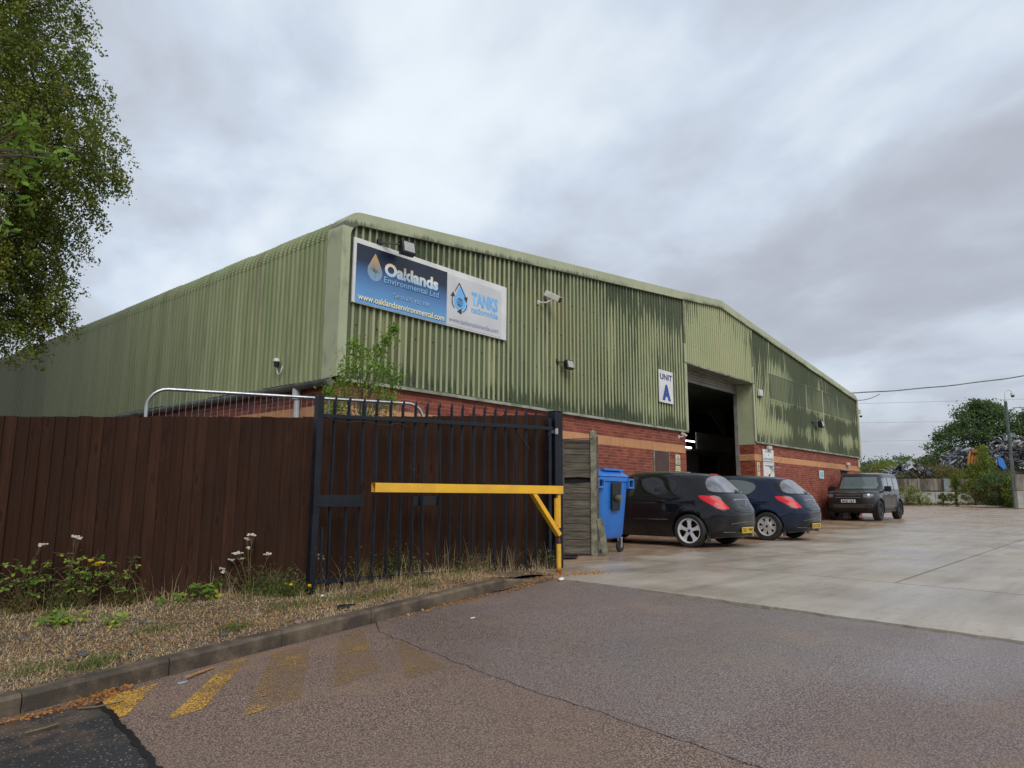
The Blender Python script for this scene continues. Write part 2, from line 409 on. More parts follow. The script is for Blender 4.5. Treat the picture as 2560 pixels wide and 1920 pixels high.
def f_board(t, put):
    p = t.obj(); r = t.objrand(); x, y, z = t.sep(p)
    off = t.com(r*37.0, r*11.0, 0.0); q = t.addv(p, off)
    g = t.noise(t.scl(q, (26, 26, 1.1)), 1.6, 5, .6); knot = t.noise(t.scl(q, (5, 5, 1.6)), 1.4, 4)
    c = t.mix(r.pw(1.5), (.034, .0155, .0095), (.056, .0255, .0150)); c = t.mix(g.ss(.35, .7)*.6, c, (.020, .0075, .0045))
    c = t.mix(knot.ss(.62, .72)*.6, c, (.018, .008, .006)); kn = t.voro(t.scl(q, (6, 6, 1.6)), 1.0, 'Distance'); c = t.mix(kn.ss(.07, .12).inv()*.5, c, (.012, .006, .004)); c = t.mix((kn.ss(.12, .15)*(kn.ss(.15, .2).inv()))*.2, c, (.085, .04, .024)); c = t.mix(z.ss(-2.0, -1.55).inv()*t.noise(t.pos(), 8, 4).ss(.3, .6)*.6, c, (.075, .055, .032)); c = t.mix(t.noise(t.pos(), 1.4, 3).ss(.5, .7)*.4, c, (.022, .010, .007))
    put('Base Color', c); put('Roughness', .75); put('Specular IOR Level', .12); put('Normal', t.bump(g, .6, .004))
m_board = mat('dark_brown_stained_board', f_board)
m_grey_wood = mat('weathered_grey_wood', lambda t, put: (
    put('Base Color', t.mix(t.noise(t.scl(t.obj(), (2, 2, 22)), 1.5, 6, .7).ss(.35, .68), t.mix(t.objrand(), (.085, .070, .050), (.135, .115, .085)), (.042, .034, .025))),
    put('Roughness', .85), put('Normal', t.bump(t.noise(t.scl(t.obj(), (3, 3, 30)), 2, 5), .8, .01))))
m_post = mat('lichened_concrete_post', vary((.215, .205, .15), (.105, .10, .065), 9, .85, .5, 90))
m_galv = mat('galvanised_tube', vary((.50, .51, .52), (.34, .35, .37), 12, .32, metal=.85))
m_gutter = mat('grey_gutter', vary((.16, .16, .145), (.085, .085, .075), 4, .45)); m_down = mat('pale_grey_downpipe', vary((.47, .50, .52), (.38, .41, .43), 4, .35))
m_white = mat('white_panel', vary((.72, .72, .70), (.62, .62, .60), 2, .45)); m_offw = mat('off_white_plastic', vary((.62, .60, .55), (.50, .48, .44), 6, .4))
m_black = mat('black_plastic', color=(.010, .010, .010), rough=.4); m_rubber = mat('tyre_rubber', vary((.012, .012, .012), (.022, .021, .020), 20, .75))
m_lens = mat('frosted_lens', vary((.42, .42, .40), (.34, .34, .33), 30, .3)); m_glassd = mat('dark_glass', color=(.008, .009, .010), rough=.03, spec=.8, coat=1)
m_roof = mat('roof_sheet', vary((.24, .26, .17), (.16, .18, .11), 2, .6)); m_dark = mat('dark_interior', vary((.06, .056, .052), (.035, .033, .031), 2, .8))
m_part = mat('grey_partition', vary((.42, .42, .38), (.30, .30, .28), 1, .6)); m_partw = mat('white_partition', vary((.80, .80, .76), (.65, .65, .60), .5, .5))
m_floor = mat('workshop_floor', vary((.10, .10, .095), (.05, .05, .05), .6, .5)); m_shut = mat('grey_shutter', vary((.30, .29, .27), (.20, .19, .18), 3, .45, metal=.2))
def f_tube(t, put):
    put('Base Color', (.9, .9, .9, 1)); put('Emission Color', (.95, .98, 1, 1)); put('Emission Strength', 6.0)
m_lit = mat('lit_tube', f_tube)
m_bark = mat('bark', vary((.06, .045, .032), (.12, .10, .08), 9, .9, .8, 30)); m_birch = mat('birch_bark', vary((.32, .30, .27), (.06, .05, .045), 7, .8, stretch=(1, 1, 3)))
def f_leaf(stops, tr=.35):
    def f(t, put):
        r = t.island(); n = t.noise(t.obj(), .9, 3)
        c = t.ramp((r*.55+n.ss(.3, .7)*.45), stops); put('Base Color', c); put('Roughness', .55); put('Specular IOR Level', .25)
        m = t.t; tl = m.nodes.new('ShaderNodeBsdfTranslucent'); m.links.new(c.o, tl.inputs[0])
        mx = m.nodes.new('ShaderNodeMixShader'); mx.inputs[0].default_value = tr
        out = m.nodes['Material Output']; m.links.new(m.nodes['Principled BSDF'].outputs[0], mx.inputs[1])
        m.links.new(tl.outputs[0], mx.inputs[2]); m.links.new(mx.outputs[0], out.inputs[0])
    return f
m_lbirch = mat('birch_leaves', f_leaf([(0, (.05, .065, .012)), (.35, (.115, .155, .022)), (.7, (.21, .25, .035)), (.9, (.30, .26, .035)), (1, (.34, .14, .04))]))
m_loak = mat('oak_leaves', f_leaf([(0, (.09, .17, .022)), (.5, (.17, .29, .03)), (1, (.30, .42, .06))], .4))
m_lsap = mat('sapling_leaves', f_leaf([(0, (.075, .15, .02)), (.5, (.17, .29, .04)), (1, (.34, .45, .09))], .4))
m_lfar = mat('far_tree_leaves', f_leaf([(0, (.045, .078, .028)), (.5, (.090, .145, .048)), (1, (.15, .215, .07))], .3))
m_lbush = mat('yellow_green_bush_leaves', f_leaf([(0, (.07, .10, .018)), (.5, (.17, .22, .03)), (1, (.30, .34, .055))], .35))
m_lolive = mat('olive_bush_leaves', f_leaf([(0, (.07, .072, .02)), (.5, (.14, .13, .035)), (1, (.22, .19, .05))], .3))
m_lbram = mat('bramble_leaves', f_leaf([(0, (.05, .11, .02)), (.45, (.13, .23, .035)), (.75, (.30, .38, .05)), (1, (.50, .42, .04))], .3))
m_grassg = mat('green_grass', f_leaf([(0, (.06, .10, .02)), (.6, (.16, .20, .05)), (1, (.30, .27, .10))], .3))
m_grassd = mat('dry_grass', f_leaf([(0, (.28, .18, .09)), (.5, (.48, .355, .19)), (.85, (.66, .53, .32)), (1, (.32, .14, .06))], .2))
m_litter = mat('dry_leaf_litter', f_leaf([(0, (.20, .075, .025)), (.5, (.38, .17, .045)), (1, (.50, .30, .10))], .1))
m_stone = mat('slate_grey_stone', vary((.055, .065, .065), (.11, .115, .11), 12, .6)); m_flw = mat('white_petals', color=(.62, .58, .48), rough=.7); m_fly = mat('yellow_petals', color=(.75, .50, .01), rough=.6)
m_stem = mat('dry_stem', vary((.17, .11, .055), (.12, .10, .04), 12, .8))
def f_paint(c, metal=.0, drops=.5, rough=.18):
    def f(t, put):
        p = t.obj(); x, y, z = t.sep(p)
        put('Base Color', (*c, 1)); put('Metallic', metal); put('Roughness', rough); put('Specular IOR Level', .18); put('Coat Weight', .75); put('Coat Roughness', .05); put('Coat IOR', 1.42)
        v = t.voro(p, 75, 'Distance').ss(.10, .30).inv()*t.noise(p, 22, 2).ss(.42, .55)
        b = t.bump(v*z.ss(.8, 1.1), drops, .002); put('Normal', b); put('Coat Normal', b)
        d_ = z.ss(.15, .55).inv()*t.noise(p, 6, 4).ss(.3, .7)
        put('Base Color', t.mix(d_*.35, c, (.06, .05, .04)))
    return f
m_pblack = mat('wet_black_car_paint', f_paint((.006, .006, .008))); m_pblue = mat('wet_dark_blue_car_paint', f_paint((.008, .015, .040), .3))
m_pdef = mat('satin_dark_grey_car_paint', f_paint((.030, .028, .032), .25, .4, .38))
def f_glass(c, rough=.06, coat=1.):
    def f(t, put):
        put('Base Color', (*c, 1)); put('Roughness', rough); put('Specular IOR Level', .9*coat); put('Coat Weight', coat); put('Coat Roughness', .05)
        v = t.voro(t.obj(), 95, 'Distance').ss(.1, .3).inv(); b = t.bump(v, .2, .002); put('Normal', b)
    return f
m_tint = mat('tinted_car_glass', f_glass((.006, .007, .009), .05, .35)); m_cglass = mat('clear_car_glass', f_glass((.055, .075, .07)))
m_rglass = mat('rear_screen_glass', lambda t, put: (f_glass((.1, .1, .11), .08)(t, put), put('Base Color', t.mix(t.noise(t.obj(), 4.5, 3).ss(.35, .65), (.045, .047, .052), (.15, .155, .17))))); m_wind = mat('windscreen_glass', f_glass((.10, .135, .14), .1))  # rear screen reflections painted into the glass colour as paler patches
m_tail = mat('red_tail_light', color=(.55, .008, .018), rough=.4, spec=.25, coat=.25); m_seam = mat('panel_gap', color=(.003, .003, .003), rough=.8)
m_alloy = mat('silver_alloy', vary((.72, .72, .73), (.58, .58, .59), 5, .3, metal=.25)); m_cap = mat('silver_hubcap', vary((.52, .51, .49), (.40, .39, .37), 5, .4, metal=.2))
m_dalloy = mat('dark_alloy', color=(.045, .045, .048), rough=.35, metal=.6); m_chrome = mat('chrome', color=(.6, .62, .65), rough=.15, metal=1)
m_plate = mat('yellow_plate', color=(.72, .47, .03), rough=.4); m_wplate = mat('white_plate', color=(.70, .70, .70), rough=.4); m_ink = mat('black_lettering', color=(.012, .012, .012), rough=.5)
def f_bin(t, put):
    p = t.pos(); c = t.mix(t.noise(p, 2.5, 4).ss(.3, .7), (.022, .145, .50), (.028, .17, .56)); c = t.mix(t.noise(p, 14, 5).ss(.62, .75)*.3, c, (.03, .06, .12))
    put('Base Color', c); put('Roughness', .38)
m_bin = mat('blue_bin_plastic', f_bin)

# ================================================================== GROUND
def edgeX(Y): return -.2 - .125*(-5.1-Y) if Y < -4.2 else -.09
def jag(pts, amp, step=.12, seed=1):
    """a polyline with a broken edge"""
    r = random.Random(seed); out = []
    for (a, b) in zip(pts[:-1], pts[1:]):
        L = math.dist(a, b); n = max(1, int(L/step))
        for i in range(n):
            t = i/n; out.append((a[0]+(b[0]-a[0])*t + r.uniform(-amp, amp), a[1]+(b[1]-a[1])*t + r.uniform(-amp, amp)))
    out.append(pts[-1]); return out
sheet('ground', [(-900, -700), (1500, -700), (1500, 1200), (-900, 1200)], m_field, -.07)
sheet('joint_bed', [(-14, -40), (70, -40), (70, 60), (-14, 60)], m_joint, -.035)
yard = thing('yard', None, None); yard['kind'] = 'structure'
rows = [60, 20, -3.0, -7.9, -12.5, -17.1, -21.7, -40]
cols = [2.55, 13.9, 25.2, 36.5, 47.8, 64]
def jx(Y): return 2.62 - .17*(-5.24-Y) if Y < -3 else 3.0
g = .016
a = jag([(edgeX(-40), -40), (edgeX(-10), -10), (edgeX(-4.3), -4.3), (.35, -3.6), (.35, -.05)], .012, .1, 3)
sheet('concrete_slab', a + [(3.0-g, -.05), (jx(-3.1)-g, -3.1), (jx(-12)-g, -12), (jx(-40)-g, -40)], m_conc, 0, parent=yard, thick=.05)
for i in range(len(rows)-1):
    y1, y0 = rows[i], rows[i+1]
    for j in range(len(cols)-1):
        x0, x1 = cols[j], cols[j+1]
        if y0 >= 0 and x1 < 31: continue
        yy1 = min(y1, -.05) if x0 < 31 else y1
        if j == 0: P = [(jx(y0)+g, y0+g), (x1-g, y0+g), (x1-g, yy1-g), (jx(yy1)+g, yy1-g)]
        else: P = [(x0+g, y0+g), (x1-g, y0+g), (x1-g, yy1-g), (x0+g, yy1-g)]
        sheet('concrete_slab', P, m_conc, 0, parent=yard, thick=.05)
road = thing('road', None, None); road['kind'] = 'structure'
seam = jag([(-2.97, -5.07), (-3.24, -6.24), (-3.40, -6.97), (-3.55, -7.95), (-3.68, -8.68), (-4.2, -12), (-7, -40)], .012, .09, 5)
right_edge = jag([(edgeX(-40)-.08, -40), (edgeX(-10)-.08, -10), (edgeX(-7.6)-.075, -7.6), (edgeX(-7.3)-.15, -7.3), (edgeX(-7.0)-.065, -7.0), (edgeX(-5.2)-.035, -5.2), (-.25, -4.90)], .022, .07, 6)
sheet('asphalt_surface', [(-2.75, -4.74)] + seam + right_edge + [(-.9, -4.80)], m_road, -.004, parent=road, thick=.03)
sheet('asphalt_surface', [(-30, -4.72), (-30, -40), (-7.02, -40)] + [(x-.004, y) for x, y in seam[::-1]] + [(-2.76, -4.74)], m_road2, -.009, parent=road, thick=.02)
pe = jag([(-5.14, -5.0), (-5.20, -5.40), (-5.26, -5.85), (-5.36, -6.35), (-5.7, -8.2)], .01, .07, 8)
tp = sheet('tarmac_patch', [(-9, -4.90), (-9, -8.2)] + pe[::-1] + [(-5.6, -4.86)], m_tar, .002, kind='structure', thick=.03)
sheet('tarmac_seal', [(x-.022, y) for x, y in jag(pe, .008, .03, 4)] + [(x+.014, y) for x, y in jag(pe, .008, .03, 6)[::-1]], mat('fresh_bitumen', color=(.008, .008, .008), rough=.35), .007, kind='structure', thick=.02)
ym = thing('road_marking', None, None); ym['kind'] = 'structure'
for P in ([(-4.73, -4.86), (-5.02, -4.86), (-5.13, -4.98), (-5.19, -5.36), (-5.12, -5.36)],
          [(-4.03, -4.82), (-4.20, -4.82), (-5.02, -5.66), (-4.80, -5.66)],
          [(-3.52, -4.86), (-3.86, -4.86), (-4.72, -6.0), (-4.34, -6.0)],
          [(-3.00, -4.86), (-3.24, -4.86), (-4.1, -6.0), (-3.7, -6.0)],
          [(-3.05, -5.45), (-3.12, -5.45), (-3.72, -6.3), (-3.35, -6.3)]):
    o = sheet('painted_bar', P, m_yline, -.005, parent=ym)
# kerb
kerb = thing('kerb', None, None); kerb['kind'] = 'structure'
x = -10.0; k = 0
while x < -.45:
    L = .9 if x < -1.3 else .45
    mb = MB(); x1 = min(x+L, -.32); z0, z1 = zg(x)+.108, zg(x1)+.108
    if x > -1.4: z1 = zg(x1)+.108*max(0, (-.3-x1)/.95)
    if x > -.9: z0 = zg(x)+.108*max(0, (-.3-x)/.95)
    a, b = x+.0025, x1-.0025; y0, y1 = -4.73, -4.60; j = random.uniform(-.004, .004)
    sec = lambda X, z: [(X, y0+j, z-.4), (X, y0+j, z-.022), (X, y0+.018+j, z), (X, y1, z), (X, y1, z-.4)]
    A, B = sec(a, z0), sec(b, z1); mb.add(A+B, [(0, 1, 2, 3, 4), (9, 8, 7, 6, 5)] + [(i, i+5, (i+1) % 5+5, (i+1) % 5) for i in range(5)])
    bev(mb.obj('kerb_stone', m_kerb, kerb), .006, 2); x = x1; k += 1
# verge
from mathutils import noise as mn
def vz(X, Y):
    base = zg(X) + .095*min(1, max(.0, (.1-X)/1.0)) - .03*min(1, max(0, (X-.1)/.8)) + max(0, (Y+4.5))*.035*min(1, max(0, (-X)/2))
    return base + mn.noise((X*2.2, Y*2.2, 0))*.022 + mn.noise((X*8, Y*8, 3))*.010
nx, ny = 150, 52; V = []; F = []
for i in range(nx+1):
    for j in range(ny+1):
        X = -11 + 11.9*i/nx; Y = -4.61 + 5.6*j/ny if True else 0
        V.append((X, Y, vz(X, Y)))
for i in range(nx):
    for j in range(ny): a = i*(ny+1)+j; F.append((a, a+ny+1, a+ny+2, a+1))
o = rawmesh('verge', V, F, mats=m_soil, smooth=True); o['kind'] = 'structure'

sheet('verge_end', [(-1.15, -4.735), (-.9, -4.80), (-.28, -4.88), (-.1, -4.3), (.3, -3.6), (-1.15, -3.6)], m_soil, -.001)
# ================================================================== WAREHOUSE
W = 30.3; MID = 15.15
def rake(X): return 5.9 + .105*min(X, W-X)
wh = thing('warehouse', 'green corrugated metal industrial unit with red brick base and open roller door', 'warehouse', (0, 0, 0))
PITCH = .1525
prof = [(0, 0), (.082, 0), (.096, .034), (.136, .034), (.1524, 0)]
def clad_front(xa, xb, z0, ztop, name='cladding_sheet', m=m_clad, y0=-.03):
    us = []; n = max(1, round((xb-xa)/PITCH)); p = (xb-xa)/n
    for i in range(n): us += [(xa+i*p+u*p/PITCH, d) for u, d in prof[:-1]]
    us.append((xb, 0)); V = []; F = []
    zs = 6
    for (X, dep) in us:
        zt = ztop(X) if callable(ztop) else ztop
        for k in range(zs+1): V.append((X, y0-dep, z0+(zt-z0)*k/zs))
    for i in range(len(us)-1):
        for k in range(zs): a = i*(zs+1)+k; F.append((a, a+zs+1, a+zs+2, a+1))
    b = len(V)
    o = rawmesh(name, V, F, wh, m); o.location.y = random.uniform(-.004, .0); return o
SHW = PITCH*7; x = 0.14
top_ = lambda X: rake(X)-.14
secs = []
while x < W-.2:
    x1 = min(x+SHW, W-.14); secs.append((x, x1)); x = x1
brk = sorted(set([.14, 12.55, 17.65, 19.15, 29.4, W-.14]))
def split(a, b):
    out = [a] + [q for q in brk if a+.02 < q < b-.02] + [b]; return list(zip(out[:-1], out[1:]))
for a0, b0 in secs:
    for a, b in split(a0, b0):
        mcx = (a+b)/2
        if b-a < .03: continue
        if 12.55 < mcx < 17.65: clad_front(a, b, 5.03, top_)
        elif 19.15 < mcx < 29.4:
            clad_front(a, b, 2.95, 4.64); clad_front(a, b, 5.56, top_)
        else: clad_front(a, b, 2.95, top_)
for a, b in ((19.15, 21.17), (21.17, 23.14), (23.14, 25.18), (25.18, 27.25), (27.25, 29.4)):
    clad_front(a, b, 4.60, 5.62, 'translucent_panel', y0=-.036)
mb = MB()
for X in (23.14, 27.25): mb = MB(); mb.b2((X-.014, -.082, 4.55), (X+.014, -.072, 5.65)); mb.obj('joint_cover', m_trim, wh)
mb = MB(); mb.b2((25.12, -.09, 3.0), (25.2, -.074, 6.15)); mb.obj('joint_cover', m_trim, wh)
for za in (5.60, 4.58): MB_ = MB(); MB_.b2((19.15, -.076, za-.006), (29.4, -.070, za+.006)); MB_.obj('lap_strip', m_clad, wh)
# fixing screws
mb = MB()
for X in np.arange(.35, W, PITCH*3):
    for Z in (3.05, 3.9, 4.75, 5.6, 6.4):
        if Z < rake(X)-.3 and not (12.4 < X < 17.8 and Z < 5.1):
            mb.lathe([(0, -.012), (.012, -.010), (.014, 0)], (X+random.uniform(-.01, .01), -.036, Z+random.uniform(-.02, .02)), 'y', 6)
o = mb.obj('fixing_screws', m_black, wh); o['kind'] = 'stuff'
# side wall cladding with crimped curved eaves
def side_sheet_mesh():
    path = [(0, z) for z in np.linspace(2.93, 5.45, 6)]
    cx, cz, r = .42, 5.45, .42
    nseg = 11
    for i in range(nseg*3+1):
        a = math.pi - (math.pi/2-.105)*i/(nseg*3); rr = r + (.014 if i % 3 == 1 else (-.004 if i % 3 == 2 else 0))
        path.append((cx+rr*math.cos(a), cz+rr*math.sin(a)))
    path.append((1.5, 5.45+.42+.105*1.08))
    pts = np.array(path); d = np.gradient(pts, axis=0); nrm = np.stack([-d[:, 1], d[:, 0]], 1); nrm /= np.linalg.norm(nrm, axis=1)[:, None]
    us = []
    for i in range(7): us += [(i*PITCH+u, dd) for u, dd in prof[:-1]]
    us.append((7*PITCH, 0)); V = []; F = []; n = len(pts)
    for (u, dep) in us:
        for k in range(n): V.append((pts[k, 0]+nrm[k, 0]*dep, u, pts[k, 1]+nrm[k, 1]*dep))
    for i in range(len(us)-1):
        for k in range(n-1): a = i*n+k; F.append((a, a+1, a+n+1, a+n))
    return V, F
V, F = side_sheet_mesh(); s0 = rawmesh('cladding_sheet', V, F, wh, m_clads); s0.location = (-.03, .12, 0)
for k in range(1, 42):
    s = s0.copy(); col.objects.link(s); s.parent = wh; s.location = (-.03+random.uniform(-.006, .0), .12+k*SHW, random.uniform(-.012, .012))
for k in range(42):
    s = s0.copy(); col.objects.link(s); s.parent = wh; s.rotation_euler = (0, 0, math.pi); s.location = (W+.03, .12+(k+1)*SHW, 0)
# trim round the gable
outer = [(-.08, 2.93), (-.08, 4.2), (-.08, 5.48)]; inner = [(.095, 2.93), (.095, 4.2), (.095, 5.46)]
for i in range(1, 13):
    a = math.pi - (math.pi/2-.105)*i/12
    outer.append((.37+.45*math.cos(a), 5.48+.45*math.sin(a))); inner.append((.37+.275*math.cos(a), 5.46+.24*math.sin(a)))
for X in (3.2, 6.1, 9.1, 12.1): outer.append((X, rake(X))); inner.append((X, rake(X)-.235))
outer.append((MID, rake(MID)+.02)); inner.append((MID, rake(MID)-.22))
def trim_piece(O, I):
    V = []; F = []
    for (ox, oz), (ix, iz) in zip(O, I): V += [(ox, .3, oz-.012), (ox, -.125, oz), (ix, -.125, iz), (ix, -.07, iz)]
    for i in range(len(O)-1):
        for k in range(3): a = i*4+k; F.append((a, a+4, a+5, a+1))
    o = rawmesh('verge_trim', V, F, wh, m_trim); m = o.modifiers.new('solid', 'SOLIDIFY'); m.thickness = .004; m.offset = -1; return o
mir = lambda L: [(W-x_, z_) for x_, z_ in L]
for sl in ((0, 3), (2, 15), (14, 16), (15, 17), (16, 18), (17, 19), (18, 20)):
    O, I = outer[sl[0]:sl[1]], inner[sl[0]:sl[1]]
    if len(O) > 1: trim_piece(O, I); trim_piece(mir(O), mir(I))
# roof, liner, brick backing
mb = MB()
for s_ in (0, 1):
    f_ = (lambda q: q) if s_ == 0 else (lambda q: W-q)
    a = [(f_(.4), .25, rake(.4)-.03), (f_(MID), .25, rake(MID)-.03)]; L_ = 44.8
    mb.add([a[0], a[1], (a[1][0], L_, a[1][2]), (a[0][0], L_, a[0][2]), (a[0][0], .25, a[0][2]-.06), (a[1][0], .25, a[1][2]-.06), (a[1][0], L_, a[1][2]-.06), (a[0][0], L_, a[0][2]-.06)],
           [(0, 1, 2, 3), (7, 6, 5, 4), (0, 4, 5, 1), (2, 6, 7, 3), (0, 3, 7, 4)])
mb.obj('roof', m_roof, wh)
mb = MB()
mb.poly([(.15, 0, 2.9), (12.5, 0, 2.9), (12.5, 0, 5.0), (17.7, 0, 5.0), (17.7, 0, 2.9), (W-.15, 0, 2.9), (W-.15, 0, 5.7), (MID, 0, 7.2), (.15, 0, 5.7)], (0, .05, 0))
mb.b2((.02, .05, 2.9), (.07, 44.8, 5.6)); mb.b2((W-.07, .05, 2.9), (W-.02, 44.8, 5.6)); mb.b2((.1, 44.7, 0), (W-.1, 44.8, 7)); 
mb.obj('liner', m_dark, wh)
mb = MB(); mb.b2((.0065, .0065, 0), (12.53, .25, 2.9)); mb.b2((17.68, .0065, 0), (27.3, .25, 2.9)); mb.b2((28.6, .0065, 0), (W-.0065, .25, 2.9)); mb.b2((27.3, .0065, 2.25), (28.6, .25, 2.9))
mb.b2((.0065, .25, 0), (.25, 44.8, 2.9)); mb.b2((W-.25, .25, 0), (W-.012, 44.8, 2.9)); mb.b2((17.68, .25, 0), (17.95, .60, 2.82))
mb.obj('wall', m_mortar, wh)
mb = MB(); mb.b2((.3, .2, -.02), (W-.3, 44.7, .012)); mb.obj('floor', m_floor, wh)
# base flashing
for (a, b) in ((-.05, 4.3), (4.3, 8.4), (8.4, 12.58), (17.66, 21.9), (21.9, 26.1), (26.1, W+.02)):
    mb = MB(); mb.poly([(a+.003, .0, 2.955), (a+.003, -.085, 2.935), (a+.003, -.095, 2.875), (a+.003, -.088, 2.872), (a+.003, -.072, 2.92), (a+.003, .0, 2.93)], (b-a-.006, 0, 0)); mb.obj('base_flashing', m_flash, wh)
# bricks
COURSE = .0755; BL = .225; J = .010; zband = 2.265
bricks_stuff = MB(); buff_stuff = MB()
def one_brick_mesh(nm, L, D, H, m):
    q = MB(); q.b2((0, 0, 0), (L, D, H)); me = q.mesh(nm); me.materials.append(m); return me
me_brick = one_brick_mesh('brick', BL-J, .06, COURSE-J, m_brick); me_sold = one_brick_mesh('soldier_brick', .065, .06, .225-J, m_buff)
n_part = 0
def brickface(T_, length, z_lo, z_hi, holes=(), part=lambda u, z: False, offset=0, buff_stretch=False):
    """T_ maps (u along, d depth into wall, z) to world"""
    global n_part
    row = 0; z = 0.0
    rows_ = []
    while z < zband-.01: rows_.append((z, False)); z += COURSE
    rows_.append((zband, True)); z = zband+.2265
    while z < 2.88: rows_.append((z, False)); z += COURSE
    for ri, (z, band) in enumerate(rows_):
        if z < z_lo or z > z_hi: continue
        if band and not buff_stretch:
            u = 0.0
            while u < length-.03:
                c = u+.033
                if not any(h[0]-.02 < c < h[1]+.02 and h[2] < z+.1 < h[3] for h in holes):
                    jd = random.uniform(0, .003)
                    buff_box(T_, u, min(u+.065, length), z, z+.215, jd)
                u += .075
            continue
        zz = [(z, COURSE-J)] if not band else [(z+i*COURSE, COURSE-J) for i in range(3)]
        for sub, (z_, h_) in enumerate(zz):
            u = -(BL/2 if (ri+sub+offset) % 2 else 0)
            while u < length-.02:
                a, b = max(0, u), min(u+BL-J, length); u += BL
                if b-a < .03: continue
                segs = [(a, b)]
                for h in holes:
                    if h[2] < z_+.03 < h[3]:
                        ns = []
                        for (p, q) in segs:
                            if q <= h[0] or p >= h[1]: ns.append((p, q)); continue
                            if p < h[0]-.02: ns.append((p, h[0]-.004))
                            if q > h[1]+.02: ns.append((h[1]+.004, q))
                        segs = ns
                for (p, q) in segs:
                    jd = random.uniform(-.0015, .003)
                    if part(p, z_) and abs(q-p-(BL-J)) < .002 and n_part < 296 and not band:
                        o = bpy.data.objects.new('brick', me_brick); col.objects.link(o); o.parent = wh; o.location = T_(p, jd, z_); n_part += 1
                    else:
                        (buff_stuff if band else bricks_stuff).add([T_(uu, dd, z2) for uu in (p, q) for dd in (jd, .05) for z2 in (z_, z_+h_)],
                            [(0, 1, 5, 4), (0, 2, 3, 1), (4, 5, 7, 6), (1, 3, 7, 5), (0, 4, 6, 2)])
def buff_box(T_, a, b, z0, z1, jd):
    buff_stuff.add([T_(uu, dd, z2) for uu in (a, b) for dd in (jd, .05) for z2 in (z0, z1)], [(0, 1, 5, 4), (0, 2, 3, 1), (4, 5, 7, 6), (1, 3, 7, 5), (0, 4, 6, 2)])
brickface(lambda u, d_, z: (u, d_, z), 12.54, 0, 3, holes=[(10.62, 11.46, -1, 2.25)], part=lambda u, z: (z > 2.4 and u > .9) or (z > 2.1 and u > 6.2 and z < 2.2))
brickface(lambda u, d_, z: (17.66+u, d_, z), W-17.66, 0, 3, holes=[(.72, 1.70, -1, 2.27), (27.3-17.66, 28.6-17.66, -1, 2.25)])
brickface(lambda u, d_, z: (d_, 14-u, z), 13.95, 1.2, 3)
brickface(lambda u, d_, z: (17.66+d_, .60-u, z), .59, 0, 2.75, buff_stretch=True, offset=1)
o = bricks_stuff.obj('brickwork', m_brickw, wh); o['kind'] = 'stuff'; o = buff_stuff.obj('soldier_course', m_buff, wh); o['kind'] = 'stuff'
print('brick parts', n_part)
# door opening
mb = MB(); mb.b2((17.64, -.035, 2.82), (17.70, .62, 5.05)); mb.obj('jamb_panel', m_trim, wh)
mb = MB(); mb.b2((12.50, -.075, 2.93), (12.62, .55, 5.05)); mb.obj('jamb_panel', m_trim, wh)
mb = MB(); mb.b2((17.60, -.088, 2.92), (17.68, -.074, 6.95)); mb.b2((12.46, -.088, 5.02), (12.56, -.074, 7.0)); mb.obj('corner_trim', m_trim, wh)
mb = MB(); mb.b2((12.55, -.10, 4.985), (17.72, .0, 5.035)); mb.b2((12.6, .0, 4.99), (17.64, .5, 5.02)); mb.obj('lintel_trim', m_flash, wh)
sh = MB(); sh.b2((12.6, .58, 4.66), (17.66, .62, 4.705)); shut = sh.obj('roller_shutter', m_shut, wh)
q = MB(); q.lathe([(.046*math.cos(a)*.0+.0, 0) for a in (0,)], (0, 0, 0)) if False else None
q = MB(); P = [(12.62, .60+(-.018*math.sin(math.pi*i/6)), 0.085*i/6) for i in range(7)]
V = [(x_, p[1], p[2]) for p in P for x_ in (12.62, 17.64)]; q.add(V, [(2*i, 2*i+1, 2*i+3, 2*i+2) for i in range(6)]); ms_ = q.mesh('shutter_slat'); ms_.materials.append(m_shut)
for i in range(7):
    o = bpy.data.objects.new('shutter_slat', ms_); col.objects.link(o); o.parent = shut; o.location.z = 4.705+i*.088
mb = MB(); mb.b2((17.62, .55, 0), (17.72, .68, 5.3)); mb.b2((12.55, .55, 0), (12.62, .68, 5.3)); mb.obj('shutter_guide', m_shut, wh)
mb = MB(); mb.b2((12.4, .7, 4.9), (17.9, .8, 6.8)); mb.b2((12.6, .06, 5.25), (17.6, .7, 5.35)); mb.obj('shutter_hood', m_dark, wh)
mb = MB(); mb.tube([(12.7+i*.22, .3, 4.96-.20*math.sin(math.pi*i/15)) for i in range(16)], .008, 5); mb.obj('hanging_cable', m_flash, wh)
# inside
mb = MB(); mb.b2((21.4, 6.0, 0), (30.0, 6.08, 3.18)); p_ = mb.obj('partition', m_part, wh)
mb = MB(); mb.b2((21.4, 5.9, 3.15), (30.1, 6.12, 3.27)); mb.obj('partition_rail', m_part, wh)
mb = MB(); 
for X in (21.5, 25.2, 27.4, 27.75): mb.b2((X, 5.94, 0), (X+.12, 5.995, 3.15))
mb.obj('partition_post', m_shut, wh)
mb = MB(); mb.b2((25.3, 6.0, 3.27), (30.2, 6.06, 4.12)); mb.obj('upper_panel', m_partw, wh)
mb = MB(); mb.b2((25.3, 5.95, 1.9), (27.3, 5.99, 3.0)); mb.obj('inner_window', m_dark, wh)
for zt, xe in ((3.62, 24.85), (3.31, 24.5)):
    mb = MB(); mb.cyl((23.2, 5.9, zt), (xe, 5.9, zt), .03, 10); mb.obj('tube_light', m_lit, wh)
for X in (20, 26):
    mb = MB(); mb.b2((X-.1, 8, 0), (X+.1, 8.25, 6.3)); mb.obj('column', m_dark, wh)
